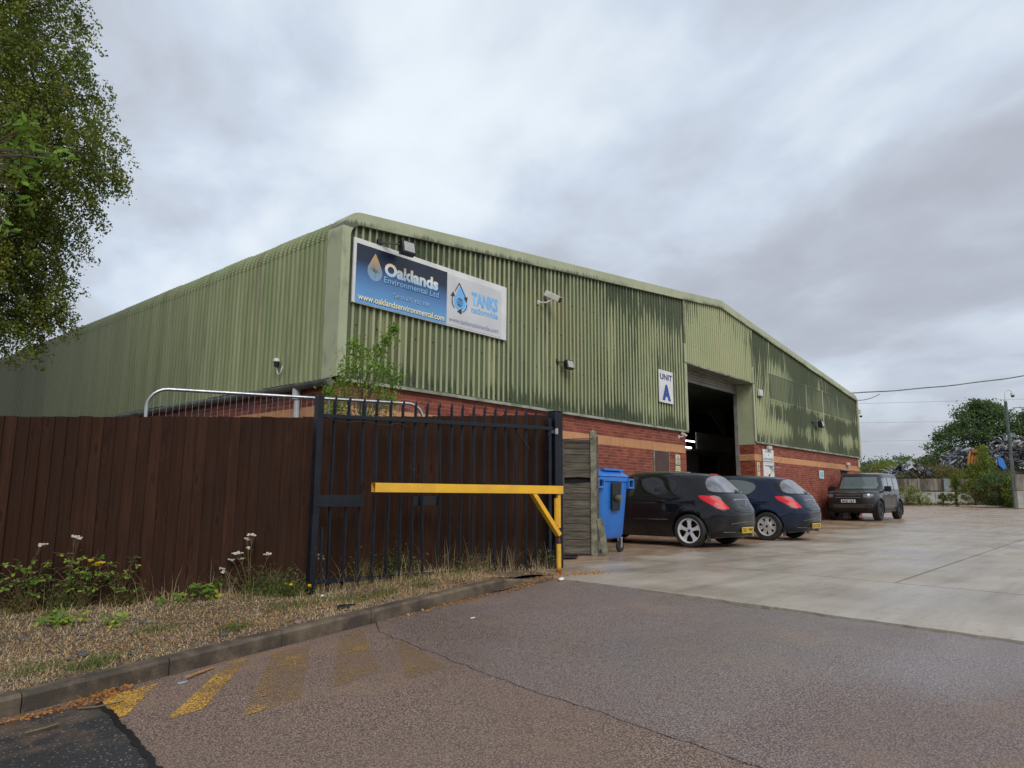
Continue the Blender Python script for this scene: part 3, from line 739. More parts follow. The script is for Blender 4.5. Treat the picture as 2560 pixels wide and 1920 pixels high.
mb = MB(); mb.b2((19.5, 9.5, 0), (29.8, 9.6, 7)); mb.obj('inner_wall', m_dark, wh)
mb = MB(); mb.poly([(20.9, 3.2, 4.55), (22.4, 3.2, 4.55), (22.4, 3.2, 3.6)], (0, .05, 0)); mb.obj('gusset_plate', m_shut, wh)
# doors and hatches
mb = MB(); mb.b2((10.64, -.012, .02), (11.44, .05, 2.24)); bd = mb.obj('side_door', m_brown, wh); tag(bd, 'plain dark brown door set in the brick wall')
mb = MB(); mb.b2((11.44, -.02, .0), (11.475, .05, 2.25)); mb.b2((10.60, -.02, 0), (10.64, .05, 2.25)); mb.b2((10.64, -.019, 2.24), (11.44, .05, 2.25)); mb.obj('door_frame', m_flash, bd)
mb = MB(); mb.b2((18.42, -.012, .02), (19.31, .05, 2.20)); wd = mb.obj('staff_door', m_white, wh); tag(wd, 'white door with a closer arm beside the roller opening')
mb = MB(); mb.b2((18.38, -.02, 0), (18.42, .05, 2.26)); mb.b2((19.31, -.02, 0), (19.36, .05, 2.26)); mb.b2((18.42, -.02, 2.2), (19.31, .05, 2.26)); mb.obj('door_frame', m_white, wd)
mb = MB(); mb.b2((18.5, -.03, 2.10), (19.2, -.012, 2.13)); mb.b2((18.95, -.10, 2.06), (19.2, -.012, 2.12)); mb.bar((19.1, -.08, 2.08), (19.42, -.22, 2.06), .03); mb.obj('door_closer', m_galv, wd)
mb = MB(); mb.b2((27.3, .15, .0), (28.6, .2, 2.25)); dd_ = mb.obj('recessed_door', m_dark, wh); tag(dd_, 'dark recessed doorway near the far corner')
mb = MB(); mb.b2((27.2, -.02, 2.22), (28.7, .1, 2.275)); mb.obj('door_lintel', m_flash, dd_)
# gutter and downpipe on the side wall
mb = MB(); n = 13; V = []; F = []
for yy in (-.02, 44): 
    for i in range(n): a = math.pi*i/(n-1); V.append((-.12-.085*math.cos(a), yy, 2.88-.10*math.sin(a)))
F = [(i, i+1, n+i+1, n+i) for i in range(n-1)]; mb.add(V, F + [tuple(range(n))]); gu = mb.obj('gutter', m_gutter, wh); gu.modifiers.new('s', 'SOLIDIFY').thickness = .006
for yy in (.45, .75, 2.9, 6.9, 10.9, 14.9):
    mb = MB(); V = []
    for y2 in (yy, yy+.08):
        for i in range(n): a = math.pi*i/(n-1); V.append((-.12-.092*math.cos(a), y2, 2.88-.107*math.sin(a)))
    mb.add(V, F); mb.obj('gutter_bracket', m_gutter, gu)
mb = MB(); mb.tube([(-.12, .98, 2.80), (-.12, .98, 2.66), (-.10, .98, 2.60), (-.10, .98, .05)], .052, 12); mb.tube([(-.12, .98, 2.83), (-.12, .98, 2.62)], .07, 12); mb.obj('downpipe', m_down, wh, True)
mb = MB(); mb.tube([(-.09, .02, 2.92), (-.10, .03, 2.0), (-.10, .03, 0)], .03, 6); mb.obj('conduit', m_gutter, wh)
mb = MB(); mb.b2((30.0, -.1, 2.45), (30.1, -.03, 2.78)); mb.obj('junction_box', m_offw, wh)

# ---------------------------------------------------------------- signs on the wall
def grad(name, stops, z0, z1, blot=0):
    def f(t, put):
        x, y, z = t.sep(t.pos()); c = t.ramp((z-z0)/(z1-z0), stops)
        c = t.mix(t.noise(t.pos(), 3, 4).ss(.4, .8)*.12, c, (.05, .08, .10)); put('Base Color', c); put('Roughness', .32)
    return mat(name, f)
bs = thing('company_sign', 'wide blue and white company sign board mounted high on the corrugated wall', 'sign', (0, 0, 0))
mb = MB(); mb.b2((.18, -.125, 4.27), (4.23, -.085, 5.45)); bev(mb.obj('backing_board', m_white, bs), .004)
g1 = grad('blue_gradient_print', [(0, (.14, .37, .70)), (.30, (.10, .25, .50)), (.55, (.05, .12, .27)), (.68, (.022, .042, .10)), (.72, (.012, .020, .045)), (1, (.008, .012, .028))], 4.28, 5.36)
mb = MB(); mb.b2((.235, -.131, 4.285), (2.435, -.126, 5.355)); mb.obj('blue_panel', g1, bs)
mb = MB(); mb.b2((2.45, -.131, 4.30), (4.06, -.126, 5.33)); mb.obj('white_panel', m_offw if False else mat('white_print', vary((.60, .60, .61), (.53, .53, .55), 2, .4)), bs)
g2 = grad('gold_to_blue_print', [(0, (.38, .58, .80)), (.45, (.72, .75, .70)), (1, (.80, .52, .13))], 4.93, 5.22)
g3 = grad('gold_to_blue_drop', [(0, (.20, .40, .62)), (.4, (.22, .28, .32)), (.6, (.38, .29, .17)), (1, (.60, .33, .07))], 4.76, 5.25)
m_sh = mat('dark_blue_print', color=(.010, .03, .085), rough=.35); m_cream = mat('cream_print', color=(.80, .76, .50), rough=.4)
def drop_pts(cx, zb, zt, w_):
    h = zt-zb; out = []
    r = w_/2; cz = zb+r*1.06
    for i in range(25):
        a = -math.pi*1.18 + (math.pi*1.36)*i/24; out.append((cx+r*math.cos(a) if False else cx + r*math.cos(-math.pi/2 + (i-12)/12*math.pi*.66), cz + r*1.06*math.sin(-math.pi/2 + (i-12)/12*math.pi*.66)))
    out.append((cx+r*.38, zb+h*.80)); out.append((cx, zt)); out.append((cx-r*.38, zb+h*.80)); return out
def flat(name, pts, y, m, parent, th=.003):
    mb = MB(); mb.poly([(p[0], y, p[1]) for p in pts], (0, th, 0)); return mb.obj(name, m, parent)
flat('drop_outline', drop_pts(.645, 4.75, 5.26, .325), -.1335, mat('pale_outline', color=(.35, .45, .6)), bs)
flat('drop_logo', drop_pts(.645, 4.76, 5.25, .31), -.136, g3, bs)
mb = MB(); rr = random.Random(4)
mb.bar((.65, -.1385, 4.80), (.645, -.1385, 4.94), .012, .002)
for i in range(26):
    a = rr.uniform(.15, math.pi-.15); L = rr.uniform(.03, .11); s_ = Vector((.645, -.1385, rr.uniform(4.89, 4.95))); mb.bar(s_, s_+Vector((math.cos(a)*L, 0, math.sin(a)*L)), .005, .002)
mb.obj('tree_logo', mat('tree_print', color=(.30, .24, .16)), bs)
text('Oaklands', 'lettering', .872, 4.918, 1.34, .225, -.1335, m_sh, bs, bold=.03)
text('Oaklands', 'lettering', .86, 4.925, 1.33, .235, -.137, g2, bs, bold=.045)
text('Environmental Ltd', 'lettering', .862, 4.768, 1.37, .115, -.1335, m_sh, bs, bold=.03)
text('Environmental Ltd', 'lettering', .85, 4.777, 1.36, .112, -.137, mat('mid_blue_print', color=(.22, .44, .72), rough=.35), bs, bold=.015)
text('Tel: 01675 432 199', 'lettering', 1.066, 4.535, .90, .078, -.1335, m_sh, bs, bold=.035)
text('Tel: 01675 432 199', 'lettering', 1.058, 4.541, .90, .076, -.137, mat('light_blue_print', color=(.34, .52, .72), rough=.35), bs, bold=.01)
text('www.oaklandsenvironmental.com', 'lettering', .302, 4.335, 2.08, .112, -.1335, m_sh, bs, bold=.03)
text('www.oaklandsenvironmental.com', 'lettering', .29, 4.345, 2.08, .112, -.137, m_cream, bs, bold=.02)
m_lb = mat('sky_blue_print', color=(.17, .44, .78), rough=.4); m_blk = mat('charcoal_print', color=(.035, .028, .035), rough=.4); m_gy = mat('grey_print', color=(.22, .25, .32), rough=.4)
text('TANKS', 'lettering', 3.13, 4.845, .81, .27, -.134, m_lb, bs, bold=.05); text('nationwide', 'lettering', 3.13, 4.675, .81, .135, -.134, m_lb, bs, bold=.03)
text('www.tanksnationwide.com', 'lettering', 2.50, 4.375, 1.46, .095, -.134, m_gy, bs, bold=.012)
flat('drop_logo', drop_pts(2.86, 4.63, 5.15, .36), -.133, mat('pale_blue_print', color=(.30, .55, .85), rough=.4), bs); flat('drop_logo', drop_pts(2.79, 4.65, 5.14, .32), -.136, m_lb, bs)
mb = MB(); gx, gz, gr = 2.79, 4.81, .085
for k_ in (1, .55, .05): mb.tube([(gx+gr*k_*math.cos(a), -.139, gz+gr*math.sin(a)) for a in np.linspace(0, 2*math.pi, 25)], .004, 4, False)
for dz_ in (-.045, 0, .045): w_ = math.sqrt(gr*gr-dz_*dz_); mb.bar((gx-w_, -.139, gz+dz_), (gx+w_, -.139, gz+dz_), .006, .003)
mb.obj('globe_logo', m_sh, bs)
mb = MB(); Y_ = -.139
mb.bar((2.65, Y_, 5.02), (2.765, Y_, 5.21), .022, .004); mb.bar((2.762, Y_, 5.21), (2.955, Y_, 4.93), .022, .004)
mb.poly([(2.90, Y_-.002, 4.93), (3.01, Y_-.002, 4.965), (2.985, Y_-.002, 4.84)], (0, .004, 0))
arc = [(2.64, 4.66), (2.585, 4.74), (2.57, 4.83), (2.59, 4.92)]
for a, b in zip(arc[:-1], arc[1:]): mb.bar((a[0], Y_, a[1]), (b[0], Y_, b[1]), .022, .004)
mb.poly([(2.53, Y_-.002, 4.90), (2.65, Y_-.002, 4.91), (2.60, Y_-.002, 5.0)], (0, .004, 0))
arc = [(2.985, 4.80), (2.97, 4.72), (2.91, 4.65), (2.83, 4.62)]
for a, b in zip(arc[:-1], arc[1:]): mb.bar((a[0], Y_, a[1]), (b[0], Y_, b[1]), .022, .004)
mb.poly([(2.84, Y_-.002, 4.57), (2.84, Y_-.002, 4.69), (2.72, Y_-.002, 4.615)], (0, .004, 0)); mb.obj('arrow_logo', m_blk, bs)
us = thing('unit_sign', 'tall white sign reading UNIT A left of the roller door', 'sign')
mb = MB(); mb.b2((10.83, -.105, 3.63), (11.65, -.085, 4.57)); bev(mb.obj('board', m_white, us), .003)
m_nv = mat('navy_print', color=(.012, .03, .13), rough=.35); text('UNIT', 'lettering', 10.89, 4.30, .70, .165, -.108, m_nv, us, bold=.03)
text('A', 'lettering', 11.0, 3.745, .50, .42, -.108, mat('blue_print', color=(.012, .045, .25), rough=.35), us, bold=.085)
dsn = thing('goods_sign', 'white board above the white door reading DESPATCH & GOODS INWARDS', 'sign')
mb = MB(); mb.b2((18.30, -.05, 2.27), (19.30, -.03, 2.69)); mb.obj('board', m_white, dsn)
text('DESPATCH', 'lettering', 18.50, 2.585, .58, .07, -.053, m_nv, dsn); text('&', 'lettering', 18.77, 2.46, .06, .065, -.053, m_nv, dsn); text('GOODS INWARDS', 'lettering', 18.34, 2.305, .92, .08, -.053, m_nv, dsn)
m_yp = mat('pale_yellow_print', vary((.62, .58, .36), (.52, .50, .33), 6, .45)); m_dk = mat('dark_green_print', color=(.05, .055, .03))
def warn(x0, x1, z0, z1, label, tri=True):
    t_ = thing('warning_sign', label, 'sign'); mb = MB(); mb.b2((x0, -.02, z0), (x1, -.008, z1)); mb.obj('board', m_yp, t_); mb = MB(); cx = (x0+x1)/2; w_ = (x1-x0)*.36; h = z1-z0
    if tri:
        for a, b in (((cx-w_, z0+h*.38), (cx+w_, z0+h*.38)), ((cx+w_, z0+h*.38), (cx, z0+h*.9)), ((cx, z0+h*.9), (cx-w_, z0+h*.38))): mb.bar((a[0], -.022, a[1]), (b[0], -.022, b[1]), .012, .003)
        mb.b2((cx-.02, -.023, z0+h*.45), (cx+.02, -.0205, z0+h*.62))
    for q in (.1, .22) if tri else (.2, .45, .7): mb.b2((cx-w_, -.023, z0+h*q), (cx+w_*.9, -.0205, z0+h*(q+.05)))
    mb.obj('print', m_dk, t_)
warn(11.84, 12.11, 1.90, 2.19, 'pale yellow warning triangle sign on the brick right of the brown door'); warn(11.83, 12.11, 1.66, 1.86, 'small pale notice right below the warning triangle beside the brown door', False)
warn(17.80, 18.03, 1.90, 2.20, 'pale yellow warning triangle sign between the roller opening and white door'); warn(17.80, 18.03, 1.68, 1.87, 'small pale notice below the warning triangle left of the white door', False)
nb = thing('notice', 'pale turquoise notice in a white frame on the brick wall above the blue car', 'notice'); mb = MB(); mb.b2((24.36, -.03, 1.78), (24.9, -.01, 2.12)); mb.obj('frame', m_white, nb)
mb = MB(); mb.b2((24.42, -.035, 1.83), (24.84, -.031, 2.08)); mb.obj('print', mat('turquoise_print', color=(.22, .50, .50), rough=.4), nb)

# ---------------------------------------------------------------- lights and cameras on the wall
def flood(loc, rz, tilt, sc, label, arm=.35):
    t_ = thing('floodlight', label, 'floodlight', loc, 0, 'black LED floodlights on the wall')
    Rm = Matrix.Rotation(rz, 3, 'Z') @ Matrix.Rotation(tilt, 3, 'X'); h = Vector((arm*.9, -arm*.75, -.02)); mb = MB()
    mb.bar((0, .03, 0), h, .03*sc+.015, .02); mb.b2((-.04, -.01, -.05), (.04, .03, .05)); mb.obj('bracket', m_black, t_)
    mb = MB(); c = h+Vector((0.12*sc, -.04, -.05)); mb.box(c, (.26*sc, .11*sc, .22*sc), Rm); 
    for k_ in range(6): mb.box(c+Rm @ Vector(((-.1+.04*k_)*sc, .07*sc, 0)), (.012*sc, .05*sc, .18*sc), Rm)
    bev(mb.obj('housing', m_black, t_), .006)
    mb = MB(); mb.box(c+Rm @ Vector((0, -.057*sc, 0)), (.20*sc, .008, .165*sc), Rm); mb.obj('lens', m_lens, t_); return t_
flood((.72, -.13, 5.50), R(-4), R(-12), 1.15, 'black floodlight on an arm over the top edge of the blue sign', .32)
flood((6.10, -.07, 4.10), R(-4), R(-12), .95, 'black floodlight low on the wall below the bullet camera', .16)
flood((23.75, -.07, 4.10), R(4), R(-12), 1.25, 'black floodlight on the right hand part of the wall above the grey vehicle', .25)
def bullet(loc, sc, rz, label):
    t_ = thing('security_camera', label, 'camera', loc); mb = MB(); mb.b2((-.04, -.01, -.05), (.04, .03, .05)); mb.tube([(0, 0, 0), (.10*sc, -.12*sc, .0), (.16*sc, -.16*sc, .05*sc)], .018, 8); mb.obj('bracket', m_offw, t_)
    Rm = Matrix.Rotation(rz, 3, 'Z') @ Matrix.Rotation(R(30), 3, 'X'); c = Vector((.20*sc, -.2*sc, .13*sc)); mb = MB(); mb.box(c, (.125*sc, .36*sc, .12*sc), Rm); bev(mb.obj('housing', m_offw, t_), .012, 2)
    mb = MB(); mb.box(c+Rm @ Vector((0, -.182*sc, 0)), (.105*sc, .006, .10*sc), Rm); mb.obj('lens', m_black, t_); return t_
bullet((5.42, -.07, 5.38), 1.15, R(14), 'white bullet security camera on the green wall right of the company sign')
bullet((12.10, -.01, 2.72), .55, R(14), 'tiny off white camera on the brickwork at the left edge of the roller opening')
t_ = thing('dome_camera', 'white dome camera with black base and curved white cable on the side wall', 'camera', (-.06, 1.68, 3.28)); mb = MB()
mb.lathe([(0, .07), (.035, .065), (.058, .04), (.062, .0), (.0, 0)], (-.07, 0, .10), n=14); mb.obj('dome', m_offw, t_, True)
mb = MB(); mb.lathe([(0, .10), (.055, .10), (.045, .0), (0, 0)], (-.07, 0, 0), n=14); mb.obj('base', m_black, t_)
mb = MB(); mb.tube([(-.07, 0, .02)]+[(-.05, -.075+.075*math.cos(a), -.06-.08*math.sin(a)) for a in np.linspace(0, math.pi, 9)]+[(-.03, -.15, .0)], .012, 6); mb.obj('cable', m_offw, t_)
t_ = thing('alarm_box', 'off white alarm sounder box on the wall just right of the roller door', 'alarm', (17.98, -.075, 4.58)); mb = MB(); mb.b2((0, -.10, 0), (.30, 0, .24)); bev(mb.obj('box', m_offw, t_), .02, 2)
mb = MB(); mb.b2((.07, -.09, -.03), (.23, -.02, .0)); mb.obj('strobe', m_black, t_)
for X, Z, lb in ((18.72, 2.70, 'white bulkhead lamp on top of the white goods sign'), (28.15, 2.46, 'white bulkhead lamp over the dark doorway near the far corner')):
    t_ = thing('bulkhead_lamp', lb, 'lamp', (X, -.01, Z)); mb = MB(); mb.b2((0, -.13, 0), (.28, 0, .13)); bev(mb.obj('housing', m_offw, t_), .025, 2); mb = MB(); mb.b2((.03, -.11, -.03), (.25, -.02, 0)); mb.obj('lens', m_lens, t_)
t_ = thing('corner_camera', 'small camera on the far right corner of the warehouse wall', 'camera', (30.36, -.1, 4.85)); mb = MB(); mb.b2((-.05, -.12, .2), (.12, .0, .42)); bev(mb.obj('housing', m_offw, t_), .01); mb = MB(); mb.lathe([(0, -.08), (.06, -.05), (.07, .02), (0, .02)], (.08, -.1, .1), n=10); mb.obj('dome', m_black, t_)

# ================================================================== FENCES, GATE, BARRIER
def fence_run(A, B, zA, zB, pitch, parent, seed):
    A, B = Vector((*A, 0)), Vector((*B, 0)); L = (B-A).length; n = round(L/pitch); d = (B-A)/L; ang = math.atan2(d.y, d.x); r = random.Random(seed)
    for i in range(n):
        p = A + d*(i*L/n); z = zA+(zB-zA)*i/n + r.uniform(-.006, .006)
        o = bpy.data.objects.new('board', me_board[r.randrange(3)]); col.objects.link(o); o.parent = parent
        o.location = (p.x, p.y, z); o.rotation_euler = (r.uniform(-.004, .004), r.uniform(-.005, .005), ang)
me_board = []
for k in range(3):
    q = MB(); w_ = .122; segs = 5; V = []
    for i in range(segs+1):
        zz = -2.06 + 2.06*i/segs; wv = math.sin(i*1.7+k*2)*.003
        V += [(0, -.004+wv, zz), (w_, -.020+wv, zz), (w_, -.004+wv, zz), (0, .002+wv, zz)]
    for i in range(segs):
        for j in range(4): q.add([], []); a = i*4; q.f.append((a+j, a+(j+1) % 4, a+4+(j+1) % 4, a+4+j)); q.mi.append(0)
    q.v = V; q.f += [(3, 2, 1, 0), tuple(segs*4+j for j in range(4))]; q.mi += [0, 0]
    me = q.mesh('board'); me.materials.append(m_board); me_board.append(me)
P0, P1, P2 = (-5.08, -1.83), (-2.59, -3.32), (1.12, -3.86)
dl = Vector((P1[0]-P0[0], P1[1]-P0[1])).normalized(); PL = (P0[0]-dl.x*2.6, P0[1]-dl.y*2.6)
fe = thing('timber_fence', 'tall dark brown close board fence along the verge', 'fence')
fence_run(PL, P0, 1.60, 1.69, .110, fe, 1); fence_run(P0, P1, 1.69, 1.80, .108, fe, 2); fence_run((P1[0]+.01, P1[1]+.02), P2, 1.80, 2.12, .112, fe, 3)
for A, B, za, zb in ((PL, P1, 1.60, 1.80), (P1, P2, 1.80, 2.12)):
    a, b = Vector((*A, 0)), Vector((*B, 0)); nn = (b-a).normalized().cross(Vector((0, 0, 1)))*-1
    for f_ in (.25, .9, 1.55):
        mb = MB(); mb.bar(a+nn*.04+Vector((0, 0, za-2+f_)), b+nn*.04+Vector((0, 0, zb-2+f_)), .06, .08); mb.obj('arris_rail', m_board, fe)
    n_ = 4
    for i in range(n_+1): p = a+(b-a)*i/n_+nn*.12; mb = MB(); mb.b2((p.x-.05, p.y-.05, -.6), (p.x+.05, p.y+.05, za+(zb-za)*i/n_-.10)); mb.obj('post', m_post, fe)
# palisade gate
G0, G1 = Vector((-2.72, -3.63, 0)), Vector((.79, -4.06, 0)); gd = (G1-G0).normalized(); gn = Vector((gd.y, -gd.x, 0)); GL = (G1-G0).length
mb = MB()
for A, B, za, zb, pt in ((P0, P1, 1.69, 1.80, .108), (P1, P2, 1.80, 2.12, .112)):
    a, b = Vector((*A, 0)), Vector((*B, 0)); L = (b-a).length; d = (b-a)/L; nn = d.cross(Vector((0, 0, 1)))
    for i in range(round(L/pt)):
        for f_ in (.12, .75, 1.40):
            p = a+d*(i*pt+.07)+nn*.022+Vector((0, 0, za+(zb-za)*i*pt/L-f_+random.uniform(-.01, .01))); mb.b2((p.x-.002, p.y-.002, p.z-.002), (p.x+.002, p.y+.002, p.z+.002))
o = mb.obj('nails', mat('dull_nail', color=(.09, .08, .07), rough=.7), fe); o['kind'] = 'stuff'
gate = thing('palisade_gate', 'open dark navy steel palisade gate leaf folded back against the brown fence', 'gate')
GP = lambda u, o_, z: G0 + gd*u + gn*o_ + Vector((0, 0, z))
us_ = [.2, .37, .55, .72, .9, 1.07, 1.24, 1.41, 1.59, 1.77, 1.94, 2.12, 2.3, 2.48, 2.66, 2.85, 3.03, 3.21]
for i, u in enumerate(us_):
    t = u/3.3; zt = 1.97+.12*t; zb = -.07-.02*t; ln = {7: (.0, -.05), 8: (-.01, .035)}.get(i, (random.uniform(-.006, .006), random.uniform(-.012, .012)))
    mb = MB(); rows_ = []
    for zz, wv in ((zb, ln[1]*.2), (.9, ln[1]), (zt-.03, ln[0])):
        rows_ += [GP(u+wv-.021, -.024, zz), GP(u+wv-.008, -.004, zz), GP(u+wv+.008, -.004, zz), GP(u+wv+.021, -.024, zz)]
    rows_ += [GP(u-.010, -.018, zt+.01), GP(u-.002, -.006, zt+.045), GP(u+.012, -.004, zt+.01), GP(u+.020, -.02, zt-.02)]
    mb.add(rows_, [(r_*4+c, r_*4+c+1, r_*4+c+5, r_*4+c+4) for r_ in range(3) for c in range(3)])
    o = mb.obj('pale', m_navy, gate); s_ = o.modifiers.new('s', 'SOLIDIFY'); s_.thickness = .004
for z0, z1 in ((1.78, 1.88), (.075, .04)):
    mb = MB(); mb.bar(GP(.0, .02, z0), GP(GL-.05, .02, z1), .035, .045); bev(mb.obj('rail', m_navy, gate), .003)
mb = MB(); mb.bar(GP(0, .0, -.16), GP(0, .0, 2.0), .075, .075); bev(mb.obj('stile', m_navy, gate), .004)
mb = MB(); mb.bar(GP(GL-.10, .0, -.06), GP(GL-.10, .0, 2.02), .06, .06); bev(mb.obj('stile', m_navy, gate), .004)
mb = MB(); mb.bar(GP(-.02, .03, .89), GP(.56, .03, .89), .02, .125); bev(mb.obj('lock_plate', m_navy, gate), .003)
mb = MB(); mb.bar(GP(1.25, -.06, .89), GP(1.62, -.06, .89), .03, .11); bev(mb.obj('lock_box', m_black, gate), .003)
mb = MB(); mb.bar(GP(2.82, .03, 1.80), GP(3.02, .04, 1.58), .014, .014); mb.obj('drop_rod', m_black, gate)
mb = MB(); mb.tube([GP(.06+i*.13, .045, 1.77-.045*abs(math.sin(i*.9))) for i in range(9)], .006, 5); mb.obj('tied_cable', m_black, gate)
mb = MB(); mb.bar(GP(.09, .02, .62), GP(.09, .02, .06), .012, .03); mb.obj('drop_bolt', m_navy, gate)
for zz in (1.84, .06): mb = MB(); mb.bar(GP(GL-.12, .0, zz), GP(GL+.08, .0, zz), .04, .05); mb.cyl(GP(GL-.01, .06, zz-.04), GP(GL-.01, .06, zz+.04), .025, 8); mb.obj('hinge', m_galv if zz > 1 else m_navy, gate)
gp = thing('gate_post', 'thick square navy steel gate post at the right end of the gate', 'post'); mb = MB(); h = GP(GL+.05, -.02, 0); ang = math.atan2(gd.y, gd.x)
mb.box((h.x, h.y, .95), (.15, .15, 2.34), Matrix.Rotation(ang, 3, 'Z')); bev(mb.obj('shaft', m_navy, gp), .006); mb = MB(); mb.box((h.x, h.y, 2.125), (.16, .16, .012), Matrix.Rotation(ang, 3, 'Z')); mb.obj('cap', m_navy, gp)
# yellow swing barrier
bar = thing('swing_barrier', 'yellow steel swing arm barrier with a diagonal brace on a rusty yellow post', 'barrier'); B0 = Vector((.30, -4.51, 0)); bd_ = Vector((-2.5, .62, 0)).normalized()
bn = Vector((bd_.y, -bd_.x, 0)); BP = lambda u, z, o_=0: B0+bd_*u+bn*o_+Vector((0, 0, z))
mb = MB(); L_ = 2.55; hw = .05; th = .006; zc = 1.035
A = [BP(-.04, zc-hw, -hw), BP(-.04, zc-hw, hw), BP(-.04, zc+hw, hw), BP(-.04, zc+hw, -hw)]; Bq = [BP(L_, zc-hw, -hw), BP(L_, zc-hw, hw), BP(L_, zc+hw, hw), BP(L_, zc+hw, -hw)]
hi = hw-th; C_ = [BP(L_, zc-hi, -hi), BP(L_, zc-hi, hi), BP(L_, zc+hi, hi), BP(L_, zc+hi, -hi)]; D_ = [BP(L_-.3, zc-hi, -hi), BP(L_-.3, zc-hi, hi), BP(L_-.3, zc+hi, hi), BP(L_-.3, zc+hi, -hi)]
mb.add(A+Bq+C_+D_, [(3, 2, 1, 0)]+[(i, (i+1) % 4, 4+(i+1) % 4, 4+i) for i in range(4)]+[(4+i, 4+(i+1) % 4, 8+(i+1) % 4, 8+i) for i in range(4)]+[(8+i, 8+(i+1) % 4, 12+(i+1) % 4, 12+i) for i in range(4)]+[(12, 13, 14, 15)])
bev(mb.obj('arm', m_yel, bar), .006, 2)
mb = MB(); mb.bar(BP(.42, 1.0), BP(.0, .47), .055, .085, up=bn); bev(mb.obj('brace', m_yel, bar), .004)
mb = MB(); mb.cyl((.30, -4.51, .56), (.30, -4.51, .985), .028, 14); mb.obj('sleeve', m_yel, bar, True)
mb = MB(); mb.bar(BP(.065, .60, -.03), BP(.065, .93, -.03), .03, .03); mb.obj('hinge_bar', m_yel, bar)
mb = MB(); mb.cyl((.30, -4.51, .0), (.30, -4.51, .60), .019, 12); mb.obj('core', m_rust, bar, True)
mb = MB(); mb.cyl((.30, -4.51, .03), (.30, -4.51, .36), .031, 14); mb.cyl((.30, -4.51, -.05), (.30, -4.51, .03), .034, 12); mb.obj('lower_post', m_yel, bar, True)
# galvanised mesh panel behind the fence
hp = thing('mesh_fence_panel', 'galvanised tubular site fence panel standing behind the brown fence', 'fence panel'); HL, HR = Vector((-3.54, -1.29, 0)), Vector((-.46, -2.75, 0)); hd = (HR-HL).normalized(); HLn = (HR-HL).length
zt = lambda u: 2.20+.0*u
pts = [HL+Vector((0, 0, .1)), HL+Vector((0, 0, 1.98))]
for a in np.linspace(0, math.pi/2, 7)[1:]: pts.append(HL+hd*(.22*(1-math.cos(a)))+Vector((0, 0, 1.98+.22*math.sin(a))))
for a in np.linspace(0, math.pi/2, 7): pts.append(HR-hd*(.22*(1-math.sin(a)))+Vector((0, 0, 1.98+.22*math.cos(a))))
pts += [HR+Vector((0, 0, .1))]; mb = MB(); mb.tube(pts, .021, 12); mb.obj('frame', m_galv, hp, True)
mb = MB(); mb.tube([HL+Vector((0, 0, .15)), HR+Vector((0, 0, .15))], .016, 8); mb.obj('bottom_tube', m_galv, hp, True)
mb = MB(); n_ = int(HLn/.07)
for i in range(1, n_): p = HL+hd*(i*HLn/n_); e = min(i*HLn/n_, HLn-i*HLn/n_); tz = 2.2-(.22-math.sqrt(max(0, .22**2-(.22-e)**2)) if e < .22 else 0); mb.bar(p+Vector((0, 0, .15)), p+Vector((0, 0, tz)), .0022)
for z in np.arange(.35, 2.0, .28): mb.bar(HL+Vector((0, 0, z)), HR+Vector((0, 0, z)), .004)
o = mb.obj('mesh_wires', m_galv, hp); o['kind'] = 'stuff'
for p in (HL, HR): mb = MB(); mb.box((p.x, p.y, .06), (.22, .6, .14), Matrix.Rotation(math.atan2(hd.y, hd.x), 3, 'Z')); bev(mb.obj('foot', m_post, hp), .02)
# lap panel and its concrete post
F0 = Vector((2.81, -3.32, 0)); fd = Vector((-.38, .42, 0)).normalized()
lp = thing('lap_fence_panel', 'weathered grey overlap fence panel with a broken hole', 'fence panel'); fn = Vector((fd.y, -fd.x, 0)); 
if fn.dot(Vector((-1, -1, 0))) < 0: fn = -fn
FP = lambda u, o_, z: F0+fd*u+fn*o_+Vector((0, 0, z)); z = .04; i = 0; r = random.Random(9)
while z < 1.80:
    hh = r.uniform(.105, .135)
    a_, b_ = (.05, 1.78)
    if 1.14 < z+.06 < 1.26: a_ = .60
    mb = MB(); n_ = 9; V = []
    for k in range(n_+1):
        u = a_+(b_-a_)*k/n_; wv = r.uniform(-.010, .010)
        V += [FP(u, .018, z+wv), FP(u, .004, z+hh+.02+wv*.3), FP(u, -.004, z+hh+.02+wv*.3), FP(u, .006, z+wv)]
    fs = [(0, 1, 2, 3)]+[(k*4+j, k*4+(j+1) % 4, k*4+4+(j+1) % 4, k*4+4+j) for k in range(n_) for j in range(4)]+[(n_*4+3, n_*4+2, n_*4+1, n_*4)]
    mb.add(V, fs); mb.obj('slat', m_grey_wood, lp); z += hh; i += 1
mb = MB(); mb.b2((0,0,0),(0,0,0)) if False else None; mb.bar(FP(.05, -.035, 1.19), FP(.66, -.035, 1.19), .012, .20); mb.obj('slat', mat('hole_shade_black', color=(.006, .005, .005), rough=.9), lp)  # black strip added behind the broken hole to paint its dark depth
mb = MB(); mb.poly([FP(.05, .02, 1.10), FP(.62, .02, 1.12), FP(.60, .02, 1.17), FP(.35, .02, 1.16), FP(.05, .02, 1.19)], fn*-.012); mb.obj('slat', m_grey_wood, lp)
for u in (.50, 1.1, 1.7): mb = MB(); mb.bar(FP(u, .028, .03), FP(u, .028, 1.84), .035, .02, up=fn); mb.obj('batten', m_grey_wood, lp)
mb = MB(); mb.bar(FP(.05, .0, 1.855), FP(1.8, .0, 1.855), .055, .03); mb.obj('capping', m_grey_wood, lp)
mb = MB(); mb.tube([FP(.0, .075, 1.91), FP(.9, .04, 1.88), FP(1.8, .03, 1.86)], .006, 5); mb.obj('strap', mat('maroon_strap', color=(.07, .015, .015)), lp)
